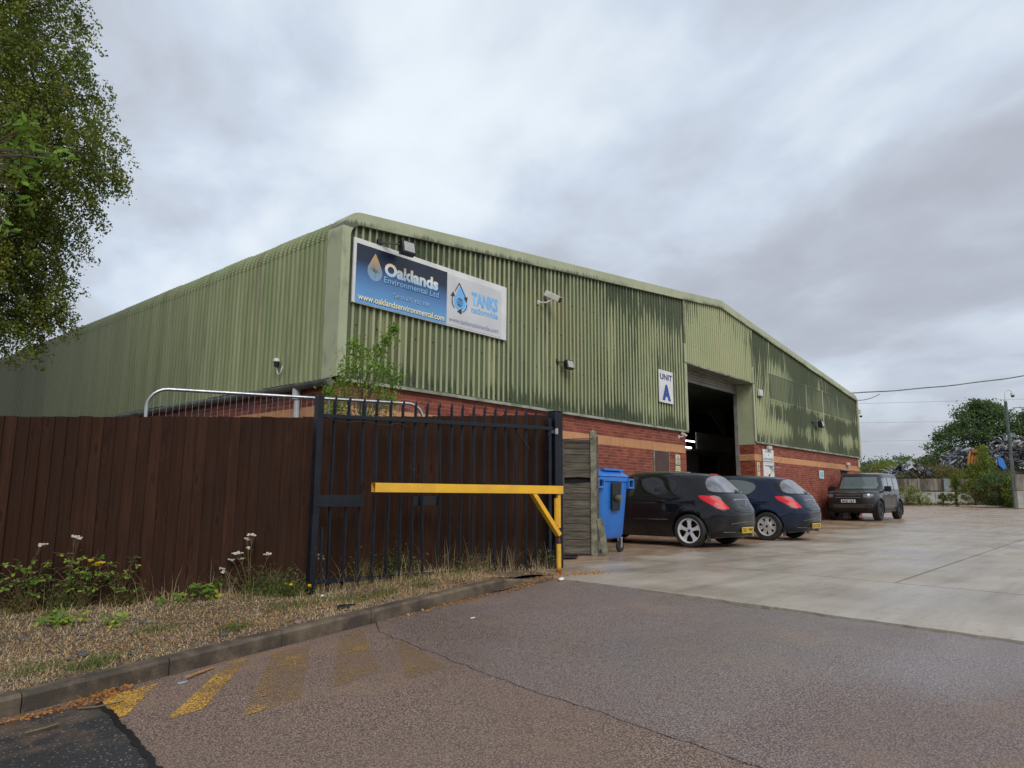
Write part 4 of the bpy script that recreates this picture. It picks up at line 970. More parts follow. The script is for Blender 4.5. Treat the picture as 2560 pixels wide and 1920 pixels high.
fp = thing('concrete_post', 'lichen stained concrete fence post at the end of the grey panel', 'post'); Rz = Matrix.Rotation(math.atan2(fd.y, fd.x), 3, 'Z')
mb = MB(); mb.box((F0.x, F0.y, .95), (.10, .10, 2.1), Rz); bev(mb.obj('shaft', m_post, fp), .006); mb = MB(); mb.box((F0.x, F0.y, 2.0), (.104, .104, .03), Rz)
s_ = .052; mb.add([Rz @ Vector((a, b, 0))+Vector((F0.x, F0.y, 2.013)) for a, b in ((-s_, -s_), (s_, -s_), (s_, s_), (-s_, s_))]+[Vector((F0.x, F0.y, 2.06))], [(0, 1, 4), (1, 2, 4), (2, 3, 4), (3, 0, 4)]); mb.obj('cap', m_post, fp)
mb = MB(); q_ = F0-fd*.068; mb.box((q_.x, q_.y, .95), (.035, .08, 2.0), Rz); mb.obj('batten', m_grey_wood, fp)
ls = thing('broken_post_stub', 'short broken slab leaning at the foot of the concrete post', 'slab'); mb = MB(); q_ = F0-fd*.14+fn*.02
mb.bar((q_.x+.02, q_.y-.04, -.02), (q_.x-.05, q_.y+.02, .60), .11, .045, up=fn); bev(mb.obj('slab', m_post, ls), .008)
rg = thing('cable_coil', 'flat coil of black cable lying at the foot of the grey panel', 'cable'); mb = MB()
for k_ in range(3): mb.tube([(2.05+(.16+.02*k_)*math.cos(a), -3.3+(.16+.02*k_)*math.sin(a), .015+.012*k_) for a in np.linspace(0, 2*math.pi, 20)], .010, 5, False)
mb.obj('loops', m_black, rg)

# ================================================================== WHEELED BIN
bn_ = thing('wheeled_bin', 'large blue four wheeled waste bin standing behind the concrete post', 'bin', (3.50, -2.70, 0))
mb = MB()
def ring(hx, hy, z, r_=.08, n=4):
    out = []
    for sx, sy, a0 in ((1, 1, 0), (-1, 1, 90), (-1, -1, 180), (1, -1, 270)):
        for k in range(n+1): a = R(a0+90*k/n); out.append((sx*(hx-r_)+r_*math.cos(a), sy*(hy-r_)+r_*math.sin(a), z))
    return out
lv = [(.36, .50, .25), (.385, .53, .32), (.44, .60, 1.20), (.46, .62, 1.22), (.46, .62, 1.29), (.43, .59, 1.295)]
V = []; 
for a in lv: V += ring(*a)
n_ = 20; mb.add(V, [(i*n_+k, i*n_+(k+1) % n_, (i+1)*n_+(k+1) % n_, (i+1)*n_+k) for i in range(len(lv)-1) for k in range(n_)]+[tuple(range(n_))[::-1], tuple((len(lv)-1)*n_+k for k in range(n_))])
mb.obj('body', m_bin, bn_, True)
mb = MB(); V = ring(.47, .63, 1.30)+ring(.45, .60, 1.335)+ring(.26, .50, 1.42, .06); mb.add(V, [(i*n_+k, i*n_+(k+1) % n_, (i+1)*n_+(k+1) % n_, (i+1)*n_+k) for i in range(2) for k in range(n_)]+[tuple(40+k for k in range(n_)), tuple(range(n_))[::-1]])
mb.b2((-.30, -.58, 1.40), (.30, -.50, 1.435)); mb.obj('lid', m_bin, bn_)
for sx in (-1, 1):
    mb = MB(); cx = sx*.47
    for lo, hi in (((-.09, -.64, 1.10), (.09, -.56, 1.13)), ((-.09, -.64, 1.24), (.09, -.56, 1.27)), ((-.09, -.64, 1.13), (-.065, -.56, 1.24)), ((.065, -.64, 1.13), (.09, -.56, 1.24))): mb.b2((lo[0]+cx, lo[1], lo[2]), (hi[0]+cx, hi[1], hi[2]))
    mb.obj('trunnion', m_bin, bn_); mb = MB(); mb.b2((cx-.065, -.60, 1.13), (cx+.065, -.565, 1.24)); mb.obj('socket', m_black, bn_)
mb = MB(); mb.poly([(-.13, -.60, .72), (.10, -.60, .72), (.14, -.625, 1.20), (-.16, -.625, 1.20)], (0, -.025, 0)); bev(mb.obj('lock_panel', m_black, bn_), .008, 2)
mb = MB(); mb.lathe([(0, -.09), (.045, -.08), (.06, -.045), (.06, 0)], (-.01, -.64, .93), 'y', 14); mb.b2((.0, -.70, .88), (.10, -.66, .91)); mb.obj('lock', m_gutter, bn_, True)
for sx in (-1, 1):
    for sy in (-1, 1):
        mb = MB(); c = Vector((sx*.34, sy*.46, .10)); mb.lathe([(.0, -.022), (.095, -.022), (.10, -.012), (.10, .012), (.095, .022), (0, .022)], c, 'y', 20); cw = mb.obj('castor_wheel', m_rubber, bn_)
        mb = MB(); mb.box(c+Vector((0, -.034, .07)), (.05, .008, .16)); mb.box(c+Vector((0, .034, .07)), (.05, .008, .16)); mb.box(c+Vector((0, 0, .15)), (.07, .08, .02)); mb.lathe([(0, -.03), (.03, -.03), (.03, .03), (0, .03)], c, 'y', 10); mb.obj('castor_fork', m_galv, bn_)

# ================================================================== VEHICLES
def pchip(x, y, q):
    x = np.array(x, float); y = np.array(y, float); h = np.diff(x); dl_ = np.diff(y)/h; n = len(x); dd = np.zeros(n); dd[0], dd[-1] = dl_[0], dl_[-1]
    for i in range(1, n-1):
        if dl_[i-1]*dl_[i] > 0: w1, w2 = 2*h[i]+h[i-1], h[i]+2*h[i-1]; dd[i] = (w1+w2)/(w1/dl_[i-1]+w2/dl_[i])
    i = np.clip(np.searchsorted(x, q)-1, 0, n-2); t = (q-x[i])/h[i]
    return (2*t**3-3*t**2+1)*y[i]+(t**3-2*t**2+t)*h[i]*dd[i]+(-2*t**3+3*t**2)*y[i+1]+(t**3-t**2)*h[i]*dd[i+1]
def carshell(zr, xr, zf, xf, zw, w_, zn, nn, z0, z1, arches, ar, nl=84, npt=150, flare=.02, mats=()):
    fz = np.linspace(z0, z1, 3000); R_, F_, W_ = pchip(zr, xr, fz), pchip(zf, xf, fz), pchip(zw, w_, fz); N_ = np.interp(fz, zn, nn)
    s = np.concatenate([[0], np.cumsum(np.hypot(np.diff(fz), np.abs(np.diff(R_))+np.abs(np.diff(F_))+np.abs(np.diff(W_))))]); idx = np.searchsorted(s, np.linspace(0, s[-1], nl)).clip(0, 2999)
    V = []
    for i in idx:
        z, a, b, w, n = fz[i], R_[i], F_[i], max(W_[i], .01), N_[i]; c, h = (a+b)/2, max((b-a)/2, .02)
        t = np.linspace(0, 2*np.pi, 1201)[:-1]; X = c+h*np.sign(np.cos(t))*np.abs(np.cos(t))**(2/n); Y = w*np.sign(np.sin(t))*np.abs(np.sin(t))**(2/n)
        L = np.concatenate([[0], np.cumsum(np.hypot(np.diff(np.r_[X, X[0]]), np.diff(np.r_[Y, Y[0]])))]); q = np.linspace(0, L[-1], npt+1)[:-1]
        Xq, Yq = np.interp(q, L, np.r_[X, X[0]]), np.interp(q, L, np.r_[Y, Y[0]])
        for x_, y_ in zip(Xq, Yq):
            if flare and abs(y_) > w*.85:
                for ax_ in arches:
                    r_ = math.hypot(x_-ax_[0], z-ax_[1]); y_ += math.copysign(flare*math.exp(-((r_-ar)/.075)**2), y_)
            V.append((x_, y_, z))
    F = [(i*npt+k, i*npt+(k+1) % npt, (i+1)*npt+(k+1) % npt, (i+1)*npt+k) for i in range(nl-1) for k in range(npt)]
    me = bpy.data.meshes.new('body'); me.from_pydata(V, [], F+[tuple(range(npt))[::-1], tuple((nl-1)*npt+k for k in range(npt))]); me.materials.append(mats[0]); me.materials.append(m_black)
    o = bpy.data.objects.new('body', me); col.objects.link(o)
    cut = MB(); cut.m = 0
    for ax_ in arches:
        for sy in (-1, 1): cut.cyl((ax_[0], sy*.55, ax_[1]), (ax_[0], sy*1.3, ax_[1]), ar, 40)
    cm_ = cut.mesh('cut'); cm_.materials.append(m_black); co_ = bpy.data.objects.new('cut', cm_); col.objects.link(co_)
    m = o.modifiers.new('b', 'BOOLEAN'); m.operation = 'DIFFERENCE'; m.object = co_; m.solver = 'EXACT'; m.material_mode = 'TRANSFER'
    dg = bpy.context.evaluated_depsgraph_get(); me2 = bpy.data.meshes.new_from_object(o.evaluated_get(dg)); bpy.data.objects.remove(o); bpy.data.objects.remove(co_)
    me2.name = 'body'; me2.polygons.foreach_set('use_smooth', [True]*len(me2.polygons)); me2.set_sharp_from_angle(angle=R(28)); return me2
def bvh_of(me): bm = bmesh.new(); bm.from_mesh(me); b = BVHTree.FromBMesh(bm); bm.free(); return b
def patch(name, pts, cast, m, parent, off=.004, step=None, clipy=None, mirror=False, depth=.006):
    """a fitted panel (glass, lamp, trim): the outline is laid on the body surface and given an edge"""
    xs = [p[0] for p in pts]; ys = [p[1] for p in pts]; step = step or max(max(xs)-min(xs), max(ys)-min(ys))/22
    bm = bmesh.new(); bm.faces.new([bm.verts.new((p[0], p[1], 0)) for p in pts])
    for ax, lo, hi in ((0, min(xs), max(xs)), (1, min(ys), max(ys))):
        n_ = int((hi-lo)/step)
        for i in range(1, n_+1):
            co = [0, 0, 0]; co[ax] = lo+(hi-lo)*i/(n_+1); no = [0, 0, 0]; no[ax] = 1
            bmesh.ops.bisect_plane(bm, geom=bm.verts[:]+bm.edges[:]+bm.faces[:], plane_co=co, plane_no=no)
    bad = []
    for v in bm.verts:
        h = cast(v.co.x, v.co.y)
        if h is None: bad.append(v)
        else: v.co = h[0]+h[1]*off
    if bad: bmesh.ops.delete(bm, geom=bad, context='VERTS')
    if clipy is not None: bmesh.ops.bisect_plane(bm, geom=bm.verts[:]+bm.edges[:]+bm.faces[:], plane_co=(0, clipy, 0), plane_no=(0, 1, 0), clear_inner=True)
    if not bm.faces: bm.free(); print('empty patch', name); return []
    big = [f for f in bm.faces if max(e.calc_length() for e in f.edges) > .45]; 
    if big: bmesh.ops.delete(bm, geom=big, context='FACES')
    bm.normal_update(); be = [e for e in bm.edges if e.is_boundary]; nrm = {v: v.normal.copy() for v in bm.verts}
    f0 = max(bm.faces, key=lambda f: f.calc_area()); c_ = f0.calc_center_median(); h = None
    r = bmesh.ops.extrude_edge_only(bm, edges=be); 
    body_c = parent.get('cx', 2.1)
    for v in [g for g in r['geom'] if isinstance(g, bmesh.types.BMVert)]:
        src = min(nrm, key=lambda q: (q.co-v.co).length_squared); nn_ = nrm[src]
        outw = v.co-Vector((body_c, 0, .7)); sgn = 1 if nn_.dot(outw) > 0 else -1; v.co -= nn_*sgn*depth
    bmesh.ops.recalc_face_normals(bm, faces=bm.faces); me = bpy.data.meshes.new(name); bm.to_mesh(me); bm.free(); me.materials.append(m)
    me.polygons.foreach_set('use_smooth', [True]*len(me.polygons)); me.set_sharp_from_angle(angle=R(35))
    fc = max(me.polygons, key=lambda f: f.area)
    if fc.normal.dot(fc.center-Vector((body_c, 0, .7))) < 0: me.flip_normals()
    out = [link(name, me, parent)]
    if mirror:
        m2 = me.copy(); [setattr(v, 'co', Vector((v.co.x, -v.co.y, v.co.z))) for v in m2.vertices]; m2.flip_normals(); out.append(link(name, m2, parent))
    return out
def caster_px(bvh, mw, ox, oy, s):
    inv = mw.inverted(); c0 = inv @ CAM
    def f(x, y):
        px, py = ox+x/s, oy-y/s if False else oy+y/s
        dd = (rt2*(px-1280)-up2*(py-960)+fw*1783).normalized(); dd = (inv.to_3x3() @ dd).normalized()
        h = bvh.ray_cast(c0, dd); return (h[0], h[1]) if h[0] is not None else None
    return f
def caster_dir(bvh, d_):
    d_ = Vector(d_).normalized(); r_ = d_.cross(Vector((0, 0, 1)))
    def f(u, z):
        h = bvh.ray_cast(r_*u+Vector((0, 0, z))-d_*8 + Vector((2.1 if abs(d_.y) > .9 else 0, 0, 0))*0, d_); return (h[0], h[1]) if h[0] is not None else None
    return f
def line_on(name, pts, cast, m, parent, r_=.004, mirror=False, off=.0, clip=None):
    P = []
    for (a, b) in zip(pts[:-1], pts[1:]):
        n_ = 8
        for i in range(n_): P.append((a[0]+(b[0]-a[0])*i/n_, a[1]+(b[1]-a[1])*i/n_))
    P.append(pts[-1]); H = [cast(*p) for p in P]; H = [h[0]+h[1]*off for h in H if h]
    if clip is not None: H = [h for h in H if h.y > clip]
    if len(H) < 2: print('empty line', name); return
    mb = MB(); mb.tube(H, r_, 6); mb.obj(name, m, parent, True)
    if mirror: mb = MB(); mb.tube([Vector((h.x, -h.y, h.z)) for h in H], r_, 6); mb.obj(name, m, parent, True)
def wheel(parent, x, y, r_, rim_r, w_, kind, side, m_r):
    s = side; mb = MB(); o_ = (x, y, r_)
    mb.lathe([(rim_r*.98, -w_*.42), (rim_r+.012, -w_*.5), (r_-.022, -w_*.5), (r_-.006, -w_*.42), (r_, -w_*.25), (r_, w_*.25), (r_-.006, w_*.42), (r_-.022, w_*.5), (rim_r+.012, w_*.5), (rim_r*.98, w_*.42)], o_, 'y', 48)
    wl = mb.obj('wheel', m_rubber, parent, True)
    mb = MB(); mb.lathe([(0, -.02*s), (rim_r*.9, -.02*s), (rim_r*.95, w_*.42*s)], (x, y, r_), 'y', 32); mb.obj('barrel', m_black, wl, True)
    mb = MB(); mb.lathe([(rim_r*.89, w_*.30*s), (rim_r*.93, w_*.46*s), (rim_r, w_*.48*s), (rim_r, w_*.38*s)], o_, 'y', 48)
    C = Vector((x, y, r_)); yo = w_*.40*s
    if kind == 5:
        for i in range(5):
            a = 2*math.pi*i/5+math.pi/2+.0
            dv, tv = Vector((math.cos(a), 0, math.sin(a))), Vector((-math.sin(a), 0, math.cos(a)))
            for (r0, w0, r1, w1) in ((.03, .032, .62, .030), (.62, .030, .92, .062)):
                ps = [C+dv*rim_r*r0-tv*w0, C+dv*rim_r*r0+tv*w0, C+dv*rim_r*r1+tv*w1, C+dv*rim_r*r1-tv*w1]; mb.poly([p+Vector((0, yo-.0*s, 0)) for p in ps], (0, -.03*s, 0))
        mb.lathe([(0, yo+.002*s), (.062, yo+.002*s), (.07, yo-.02*s)], o_, 'y', 20)
    elif kind == 7:
        mb.lathe([(0, yo+.012*s), (rim_r*.42, yo+.006*s), (rim_r*.50, yo-.004*s)], o_, 'y', 28)
        for i in range(7):
            a = 2*math.pi*i/7+math.pi/2; dv, tv = Vector((math.cos(a), 0, math.sin(a))), Vector((-math.sin(a), 0, math.cos(a)))
            ps = [C+dv*rim_r*.46-tv*.036, C+dv*rim_r*.46+tv*.036, C+dv*rim_r*.93+tv*.052, C+dv*rim_r*.93-tv*.052]; mb.poly([p+Vector((0, yo, 0)) for p in ps], (0, -.02*s, 0))
        mb.lathe([(rim_r*.86, yo), (rim_r*.95, yo+.004*s), (rim_r*.95, yo-.02*s)], o_, 'y', 40)
    else:
        for i in range(5):
            a = 2*math.pi*i/5+.3; dv, tv = Vector((math.cos(a), 0, math.sin(a))), Vector((-math.sin(a), 0, math.cos(a)))
            for sgn in (-1, 1):
                ps = [C+dv*rim_r*.15+tv*sgn*.015, C+dv*rim_r*.15+tv*sgn*.045, C+dv*rim_r*.93+tv*sgn*.085, C+dv*rim_r*.93+tv*sgn*.045]; mb.poly([p+Vector((0, yo, 0)) for p in ps], (0, -.03*s, 0))
        mb.lathe([(0, yo+.004*s), (.06, yo+.004*s), (.075, yo-.02*s)], o_, 'y', 20)
    mb.obj('rim', m_r, wl, False)
    mb = MB(); mb.lathe([(0, .0), (.0, .0)], o_, 'y', 3) if False else None
    mb.lathe([(0, yo+.018*s), (.026, yo+.016*s), (.03, yo)], o_, 'y', 14); mb.obj('hub_cap', mat('blue_cap', color=(.02, .04, .2)) if kind == 5 else m_black, wl)
    return wl
# --- hatchback
zr = [.20, .30, .42, .60, .70, .76, .84, .92, 1.0, 1.05, 1.15, 1.25, 1.34, 1.39, 1.42, 1.45, 1.475, 1.49, 1.50]; xr = [.16, .05, .01, .0, .008, .03, .075, .115, .165, .22, .35, .46, .56, .62, .70, .95, 1.25, 1.6, 2.05]
zf = [.20, .30, .45, .62, .75, .84, .91, .97, 1.02, 1.15, 1.28, 1.38, 1.44, 1.475, 1.49, 1.50]; xf = [4.05, 4.16, 4.20, 4.16, 4.02, 3.75, 3.42, 3.22, 3.12, 2.92, 2.72, 2.55, 2.40, 2.28, 2.2, 2.1]
zw = [.20, .28, .42, .58, .72, .84, .92, 1.0, 1.1, 1.25, 1.36, 1.41, 1.45, 1.475, 1.49, 1.50]; ww = [.78, .84, .885, .905, .905, .895, .875, .845, .80, .725, .665, .62, .54, .44, .30, .05]
zn = [.2, .7, .85, 1.0, 1.3, 1.5]; nn_ = [4.0, 3.9, 3.6, 3.6, 3.6, 3.2]; WB0, WB1, WR = .815, 3.42, .318
hatch_me = carshell(zr, xr, zf, xf, zw, ww, zn, nn_, .20, 1.499, [(WB0, WR), (WB1, WR)], .355, mats=(m_pblack,), flare=.022)
hbvh = bvh_of(hatch_me)
CAR1 = Matrix.Translation((6.62, -4.32, 0)) @ Matrix.Rotation(R(90), 4, 'Z')
def hatchback(name_loc, rz, label, paint, glass, kind, rimm, plate, aerial=True):
    t_ = thing('hatchback_car', label, 'car', name_loc, rz, 'small dark hatchbacks parked nose in to the wall'); t_['cx'] = 2.1
    me = hatch_me.copy(); me.materials[0] = paint; link('body', me, t_)
    c = caster_px(hbvh, CAR1, 1540, 1150, 6.144); cs = caster_dir(hbvh, (0, -1, 0)); cr = caster_dir(hbvh, (1, 0, 0)); cf = caster_dir(hbvh, (-1, 0, 0)); ct = None
    patch('rear_window', [(1262, 345), (1280, 305), (1330, 262), (1420, 240), (1540, 232), (1640, 236), (1780, 260), (1840, 420), (1900, 505), (1700, 512), (1500, 508), (1370, 495), (1310, 445), (1275, 395)], c, m_tint, t_, .004, clipy=0, mirror=True)
    patch('rear_screen', [(1372, 350), (1395, 290), (1450, 262), (1540, 250), (1660, 250), (1760, 268), (1840, 420), (1890, 500), (1700, 503), (1500, 495), (1420, 470), (1385, 420)], c, m_rglass, t_, .0075, clipy=0, mirror=True, depth=.003)
    patch('tail_light', [(1262, 558), (1285, 545), (1370, 548), (1480, 560), (1570, 592), (1640, 640), (1700, 700), (1748, 755), (1700, 762), (1600, 758), (1540, 740), (1480, 700), (1400, 660), (1310, 610)], c, m_tail, t_, .008, mirror=True)
    # side glass: drawn in side elevation, u = -x
    rd = [(-2.06, .965), (-2.02, 1.32), (-1.95, 1.365), (-1.60, 1.375), (-1.32, 1.345), (-1.15, 1.29), (-1.08, 1.22), (-1.09, 1.14), (-1.18, 1.05), (-1.35, 1.00), (-1.65, .98)]
    patch('side_window', [(p[0], p[1]) for p in rd], cs, glass, t_, .004, mirror=True)
    patch('side_window', [(-2.95, .93), (-2.85, 1.05), (-2.60, 1.25), (-2.45, 1.33), (-2.30, 1.362), (-2.17, 1.368), (-2.15, .962), (-2.5, .945)], cs, glass, t_, .004, mirror=True)
    patch('pillar_trim', [(-2.148, .962), (-2.165, 1.37), (-2.04, 1.372), (-2.065, .965)], cs, m_glassd, t_, .0035, mirror=True)
    for pl_, cc_ in ((rd, cs), ([(-2.95, .93), (-2.85, 1.05), (-2.60, 1.25), (-2.45, 1.33), (-2.30, 1.362), (-2.17, 1.368)], cs), ([(-2.95, .93), (-2.5, .945), (-2.06, .965), (-1.65, .98), (-1.35, 1.0)], cs)):
        line_on('window_seal', pl_+([pl_[0]] if pl_ is rd else []), cc_, m_seam, t_, .007, True)
    line_on('window_seal', [(1915, 508), (1700, 512), (1500, 508), (1370, 495), (1310, 445), (1275, 395), (1262, 345), (1280, 305), (1330, 262), (1420, 240), (1540, 232), (1640, 236)], c, m_seam, t_, .006, True, clip=0)
    line_on('lamp_seal', [(1262, 558), (1285, 545), (1370, 548), (1480, 560), (1570, 592), (1640, 640), (1700, 700), (1748, 755), (1700, 762), (1600, 758), (1540, 740), (1480, 700), (1400, 660), (1310, 610), (1262, 558)], c, m_seam, t_, .006, True)
    patch('lamp_reflector', [(1520, 690), (1560, 672), (1590, 700), (1570, 735), (1530, 725)], c, mat('dark_red_lens', color=(.25, .004, .008), rough=.3), t_, .0105, mirror=True, depth=.003)
    line_on('tailgate_gap', [(-.52, .77), (-.44, .70), (-.30, .672), (.30, .672), (.44, .70), (.52, .77)], cr if False else caster_dir(hbvh, (1, 0, 0)), m_seam, t_, .005)
    line_on('crease', [(-.72, .80), (-1.2, .84), (-2.2, .83), (-3.3, .80)], cs, paint, t_, .010, True, off=-.004)
    for L_ in ([(-1.02, .50), (-1.06, .60), (-1.0, .75), (-.985, .90), (-1.0, 1.08), (-.99, 1.25), (-1.10, 1.36), (-1.35, 1.41), (-1.9, 1.425)], [(-2.10, .35), (-2.09, .95)], [(-3.05, .35), (-3.08, .93)], [(-1.15, .30), (-3.05, .30)], [(-.40, .69), (-.52, .62), (-.60, .52)]):
        line_on('panel_gap', L_, cs, m_seam, t_, .0045, True)
    line_on('panel_gap', [(1370, 497), (1368, 548)], c, m_seam, t_, .004, True)
    line_on('rub_strip', [(-1.25, .52), (-2.0, .52)], cs, m_glassd, t_, .008, True)
    for xx in (1.42, 2.42):
        for sy in (1, -1):
            h = cs(-xx, .875); y_ = h[0].y; mb = MB(); mb.tube([(xx-.10, sy*(y_-.01), .875), (xx-.07, sy*(y_+.03), .88), (xx+.07, sy*(y_+.03), .88), (xx+.10, sy*(y_-.01), .875)], .014, 8); mb.obj('door_handle', paint, t_, True)
    # back end
    def rear(u, z): h = cr(u, z); return h[0] if h else Vector((.1, -u, z))
    line_on('chrome_strip', [(-.36, .905), (0, .925), (.36, .905)], cr, m_chrome, t_, .009)
    p = rear(0, .33); mb = MB(); mb.b2((p.x-.022, -.30, .27), (p.x-.006, .30, .40)); bev(mb.obj('plate_recess', m_black, t_), .006)
    mb = MB(); mb.b2((p.x-.034, -.26, .28), (p.x-.024, .26, .39)); pl = mb.obj('number_plate', m_plate, t_)
    text(plate, 'characters', -.235, .298, .47, .076, 0, m_ink, pl, mw=Matrix.Translation((p.x-.036, 0, 0)) @ Matrix.Rotation(R(-90), 4, 'Z'), bold=.035)
    patch('lower_bumper', [(-.60, .215), (-.62, .42), (.62, .42), (.60, .215)], cr, m_black, t_, .003)
    line_on('crease_highlight', [(-.56, .455), (-.3, .485), (0, .49), (.3, .485), (.56, .455)], cr, m_gutter, t_, .006)  # highlight along the bumper crease, painted as a grey strip
    for s_ in (-1, 1):
        line_on('reflector', [(s_*.42, .30), (s_*.62, .30)], cr, m_gutter, t_, .007)
    line_on('third_brake_light', [(-.16, 1.412), (.16, 1.412)], cr, m_tail, t_, .014)
    p = rear(0, .80); pts = [(.00, .035), (.02, .05), (.005, .075), (.02, .10), (-.005, .12), (-.03, .105), (-.02, .08), (-.035, .06), (-.02, .045), (-.03, .0), (-.012, .0), (-.005, .03), (.01, .005), (.03, .0), (.015, .02)]
    mb = MB(); mb.poly([(p.x-.035, -a*.9, .79+b*.8) for a, b in pts], (.012, 0, 0)); mb.obj('badge', m_chrome, t_)
    h0 = rear(0, 1.055); mb = MB(); mb.lathe([(0, -.03), (.03, -.02), (.035, .0)], h0, 'x', 12); mb.tube([h0+Vector((-.02, 0, 0)), rear(.12, 1.07)+Vector((-.02, 0, 0)), rear(.32, 1.085)+Vector((-.015, 0, 0))], .012, 6); mb.tube([rear(.02, 1.10)+Vector((-.02, 0, 0)), rear(.38, 1.10)+Vector((-.015, 0, 0))], .009, 6); mb.obj('rear_wiper', m_black, t_)
    mb = MB(); mb.tube([(.10, -.45, .215), (.4, -.45, .215)], .028, 12); mb.obj('exhaust', m_galv, t_)
    # front end
    patch('windscreen', [(-.66, .99), (-.58, 1.36), (.58, 1.36), (.66, .99)], cf, m_tint, t_, .004)
    for s_ in (-1, 1): patch('headlight', [(s_*.55, .66), (s_*.62, .78), (s_*.80, .84), (s_*.82, .72), (s_*.70, .64)], cf, m_lens, t_, .005)
    patch('grille', [(-.45, .35), (-.5, .55), (.5, .55), (.45, .35)], cf, m_black, t_, .004)
    for s_ in (-1, 1):
        mb = MB(); mb.box((2.80, s_*.97, 1.0), (.13, .20, .13)); bev(mb.obj('wing_mirror', paint, t_), .03, 3)
        for xx in (WB0, WB1): wheel(t_, xx, s_*.775, WR, .235 if kind == 5 else .212, .21, kind, s_, rimm)
    for s_ in (-1, 1): mb = MB(); mb.b2((WB0-.36, s_*.76-.07, .12), (WB0-.345, s_*.76+.07, .30)); mb.obj('mud_flap', m_black, t_)
    mb = MB(); mb.b2((.45, -.55, .17), (3.9, .55, .24)); mb.obj('underbody', m_black, t_)
    if aerial: mb = MB(); mb.tube([(1.05, .0, 1.47), (1.02, 0, 1.51)], .018, 8); mb.tube([(1.03, 0, 1.49), (.72, 0, 1.88)], .004, 5); mb.obj('aerial', mat('maroon_aerial', color=(.05, .01, .01)), t_)
    for k_, xx in enumerate((1.25, 2.35)):
        for s_ in (-.38, .38): mb = MB(); mb.box((xx, s_, .95), (.14, .45, .62)); mb.box((xx-.02, s_, 1.28), (.09, .24, .16)); bev(mb.obj('seat', m_dark, t_), .04, 2)
    return t_
hatchback((6.62, -4.32, 0), R(90), 'black hatchback with bright five spoke alloy wheels parked beside the blue bin', m_pblack, m_tint, 5, m_alloy, 'DS11 VWD', False)
hatchback((10.02, -4.50, 0), R(90), 'dark blue hatchback with plain silver hubcaps parked next to the black one', m_pblue, m_cglass, 7, m_cap, 'KU12 KZK')
# --- off-roader
zr = [.30, .42, .60, 1.1, 1.5, 1.8, 1.88, 1.92, 1.945, 1.96]; xr = [.32, .12, .04, .02, .08, .16, .24, .45, .9, 1.7]
zf = [.30, .42, .60, .85, 1.02, 1.10, 1.15, 1.18, 1.205, 1.23, 1.30, 1.5, 1.72, 1.84, 1.90, 1.93, 1.95, 1.96]; xf = [4.40, 4.62, 4.73, 4.76, 4.73, 4.68, 4.55, 4.25, 3.75, 3.45, 3.34, 3.20, 3.05, 2.95, 2.80, 2.55, 2.2, 1.8]
zw = [.30, .45, .60, .85, 1.05, 1.14, 1.19, 1.24, 1.40, 1.62, 1.80, 1.87, 1.91, 1.935, 1.95, 1.96]; ww = [.88, .95, .97, .985, .975, .955, .93, .905, .885, .855, .825, .80, .76, .68, .5, .1]
zn = [.3, .8, 1.1, 1.25, 1.8, 1.96]; nn_ = [6, 6.5, 6.5, 8, 8, 5]
OF, OR_, OW = 3.915, .895, .405
def_me = carshell(zr, xr, zf, xf, zw, ww, zn, nn_, .30, 1.959, [(OR_, OW), (OF, OW)], .475, nl=90, npt=170, mats=(m_pdef,), flare=.04)
dbvh = bvh_of(def_me); DM = Matrix.Translation((28.52, -1.27, .085)) @ Matrix.Rotation(R(180), 4, 'Z')
dt = thing('off_road_vehicle', 'boxy dark grey off roader parked facing the camera by the far corner', 'car', (28.52, -1.27, .085), R(180)); dt['cx'] = 2.3
link('body', def_me, dt); c = caster_px(dbvh, DM, 2040, 1140, 9.217); cs = caster_dir(dbvh, (0, -1, 0)); cf = caster_dir(dbvh, (-1, 0, 0))
patch('windscreen', [(-.74, 1.27), (-.66, 1.76), (.66, 1.76), (.74, 1.27)], cf, m_wind, dt, .006)
for P in ([(-3.02, 1.27), (-2.90, 1.70), (-2.28, 1.74), (-2.28, 1.27)], [(-2.18, 1.27), (-2.18, 1.74), (-1.42, 1.75), (-1.42, 1.27)], [(-1.30, 1.27), (-1.30, 1.74), (-.35, 1.72), (-.32, 1.27)]): patch('side_window', P, cs, m_wind, dt, .005, mirror=True)
for s_ in (-1, 1):
    patch('headlight', [(s_*.56, .93), (s_*.57, 1.03), (s_*.70, 1.05), (s_*.88, 1.04), (s_*.88, .96), (s_*.80, .90), (s_*.66, .89)], cf, m_lens if False else mat('clear_lamp', color=(.10, .11, .12), rough=.1, spec=.8, coat=1), dt, .012)
    mb = MB(); q_ = [cf(s_*.70, .965), cf(s_*.82, .99)]; 
    for h_ in q_: mb.lathe([(0, .03), (.04, .02), (.05, 0)], h_[0]+Vector((0, 0, 0)), 'x', 14)
    mb.obj('lamp_ring', m_chrome, dt)
patch('grille', [(-.52, .66), (-.54, 1.06), (.54, 1.06), (.52, .66)], cf, m_black, dt, .006)
for z_ in (1.0, .90): line_on('grille_bar', [(-.47, z_), (.47, z_)], cf, m_gutter, dt, .016, off=.012)
mb = MB(); p = cf(0, .76)[0]; mb.b2((p.x+.008, -.27, .705), (p.x+.022, .27, .825)); pl = mb.obj('number_plate', m_wplate, dt)
text('BG22 HLP', 'characters', -.235, .725, .47, .082, 0, m_ink, pl, mw=Matrix.Translation((p.x+.025, 0, 0)) @ Matrix.Rotation(R(90), 4, 'Z'), bold=.04)
text('DEFENDER', 'lettering', -.36, 1.082, .72, .035, 0, m_chrome, dt, mw=Matrix.Translation((cf(0, 1.09)[0].x+.012, 0, 0)) @ Matrix.Rotation(R(90), 4, 'Z'))
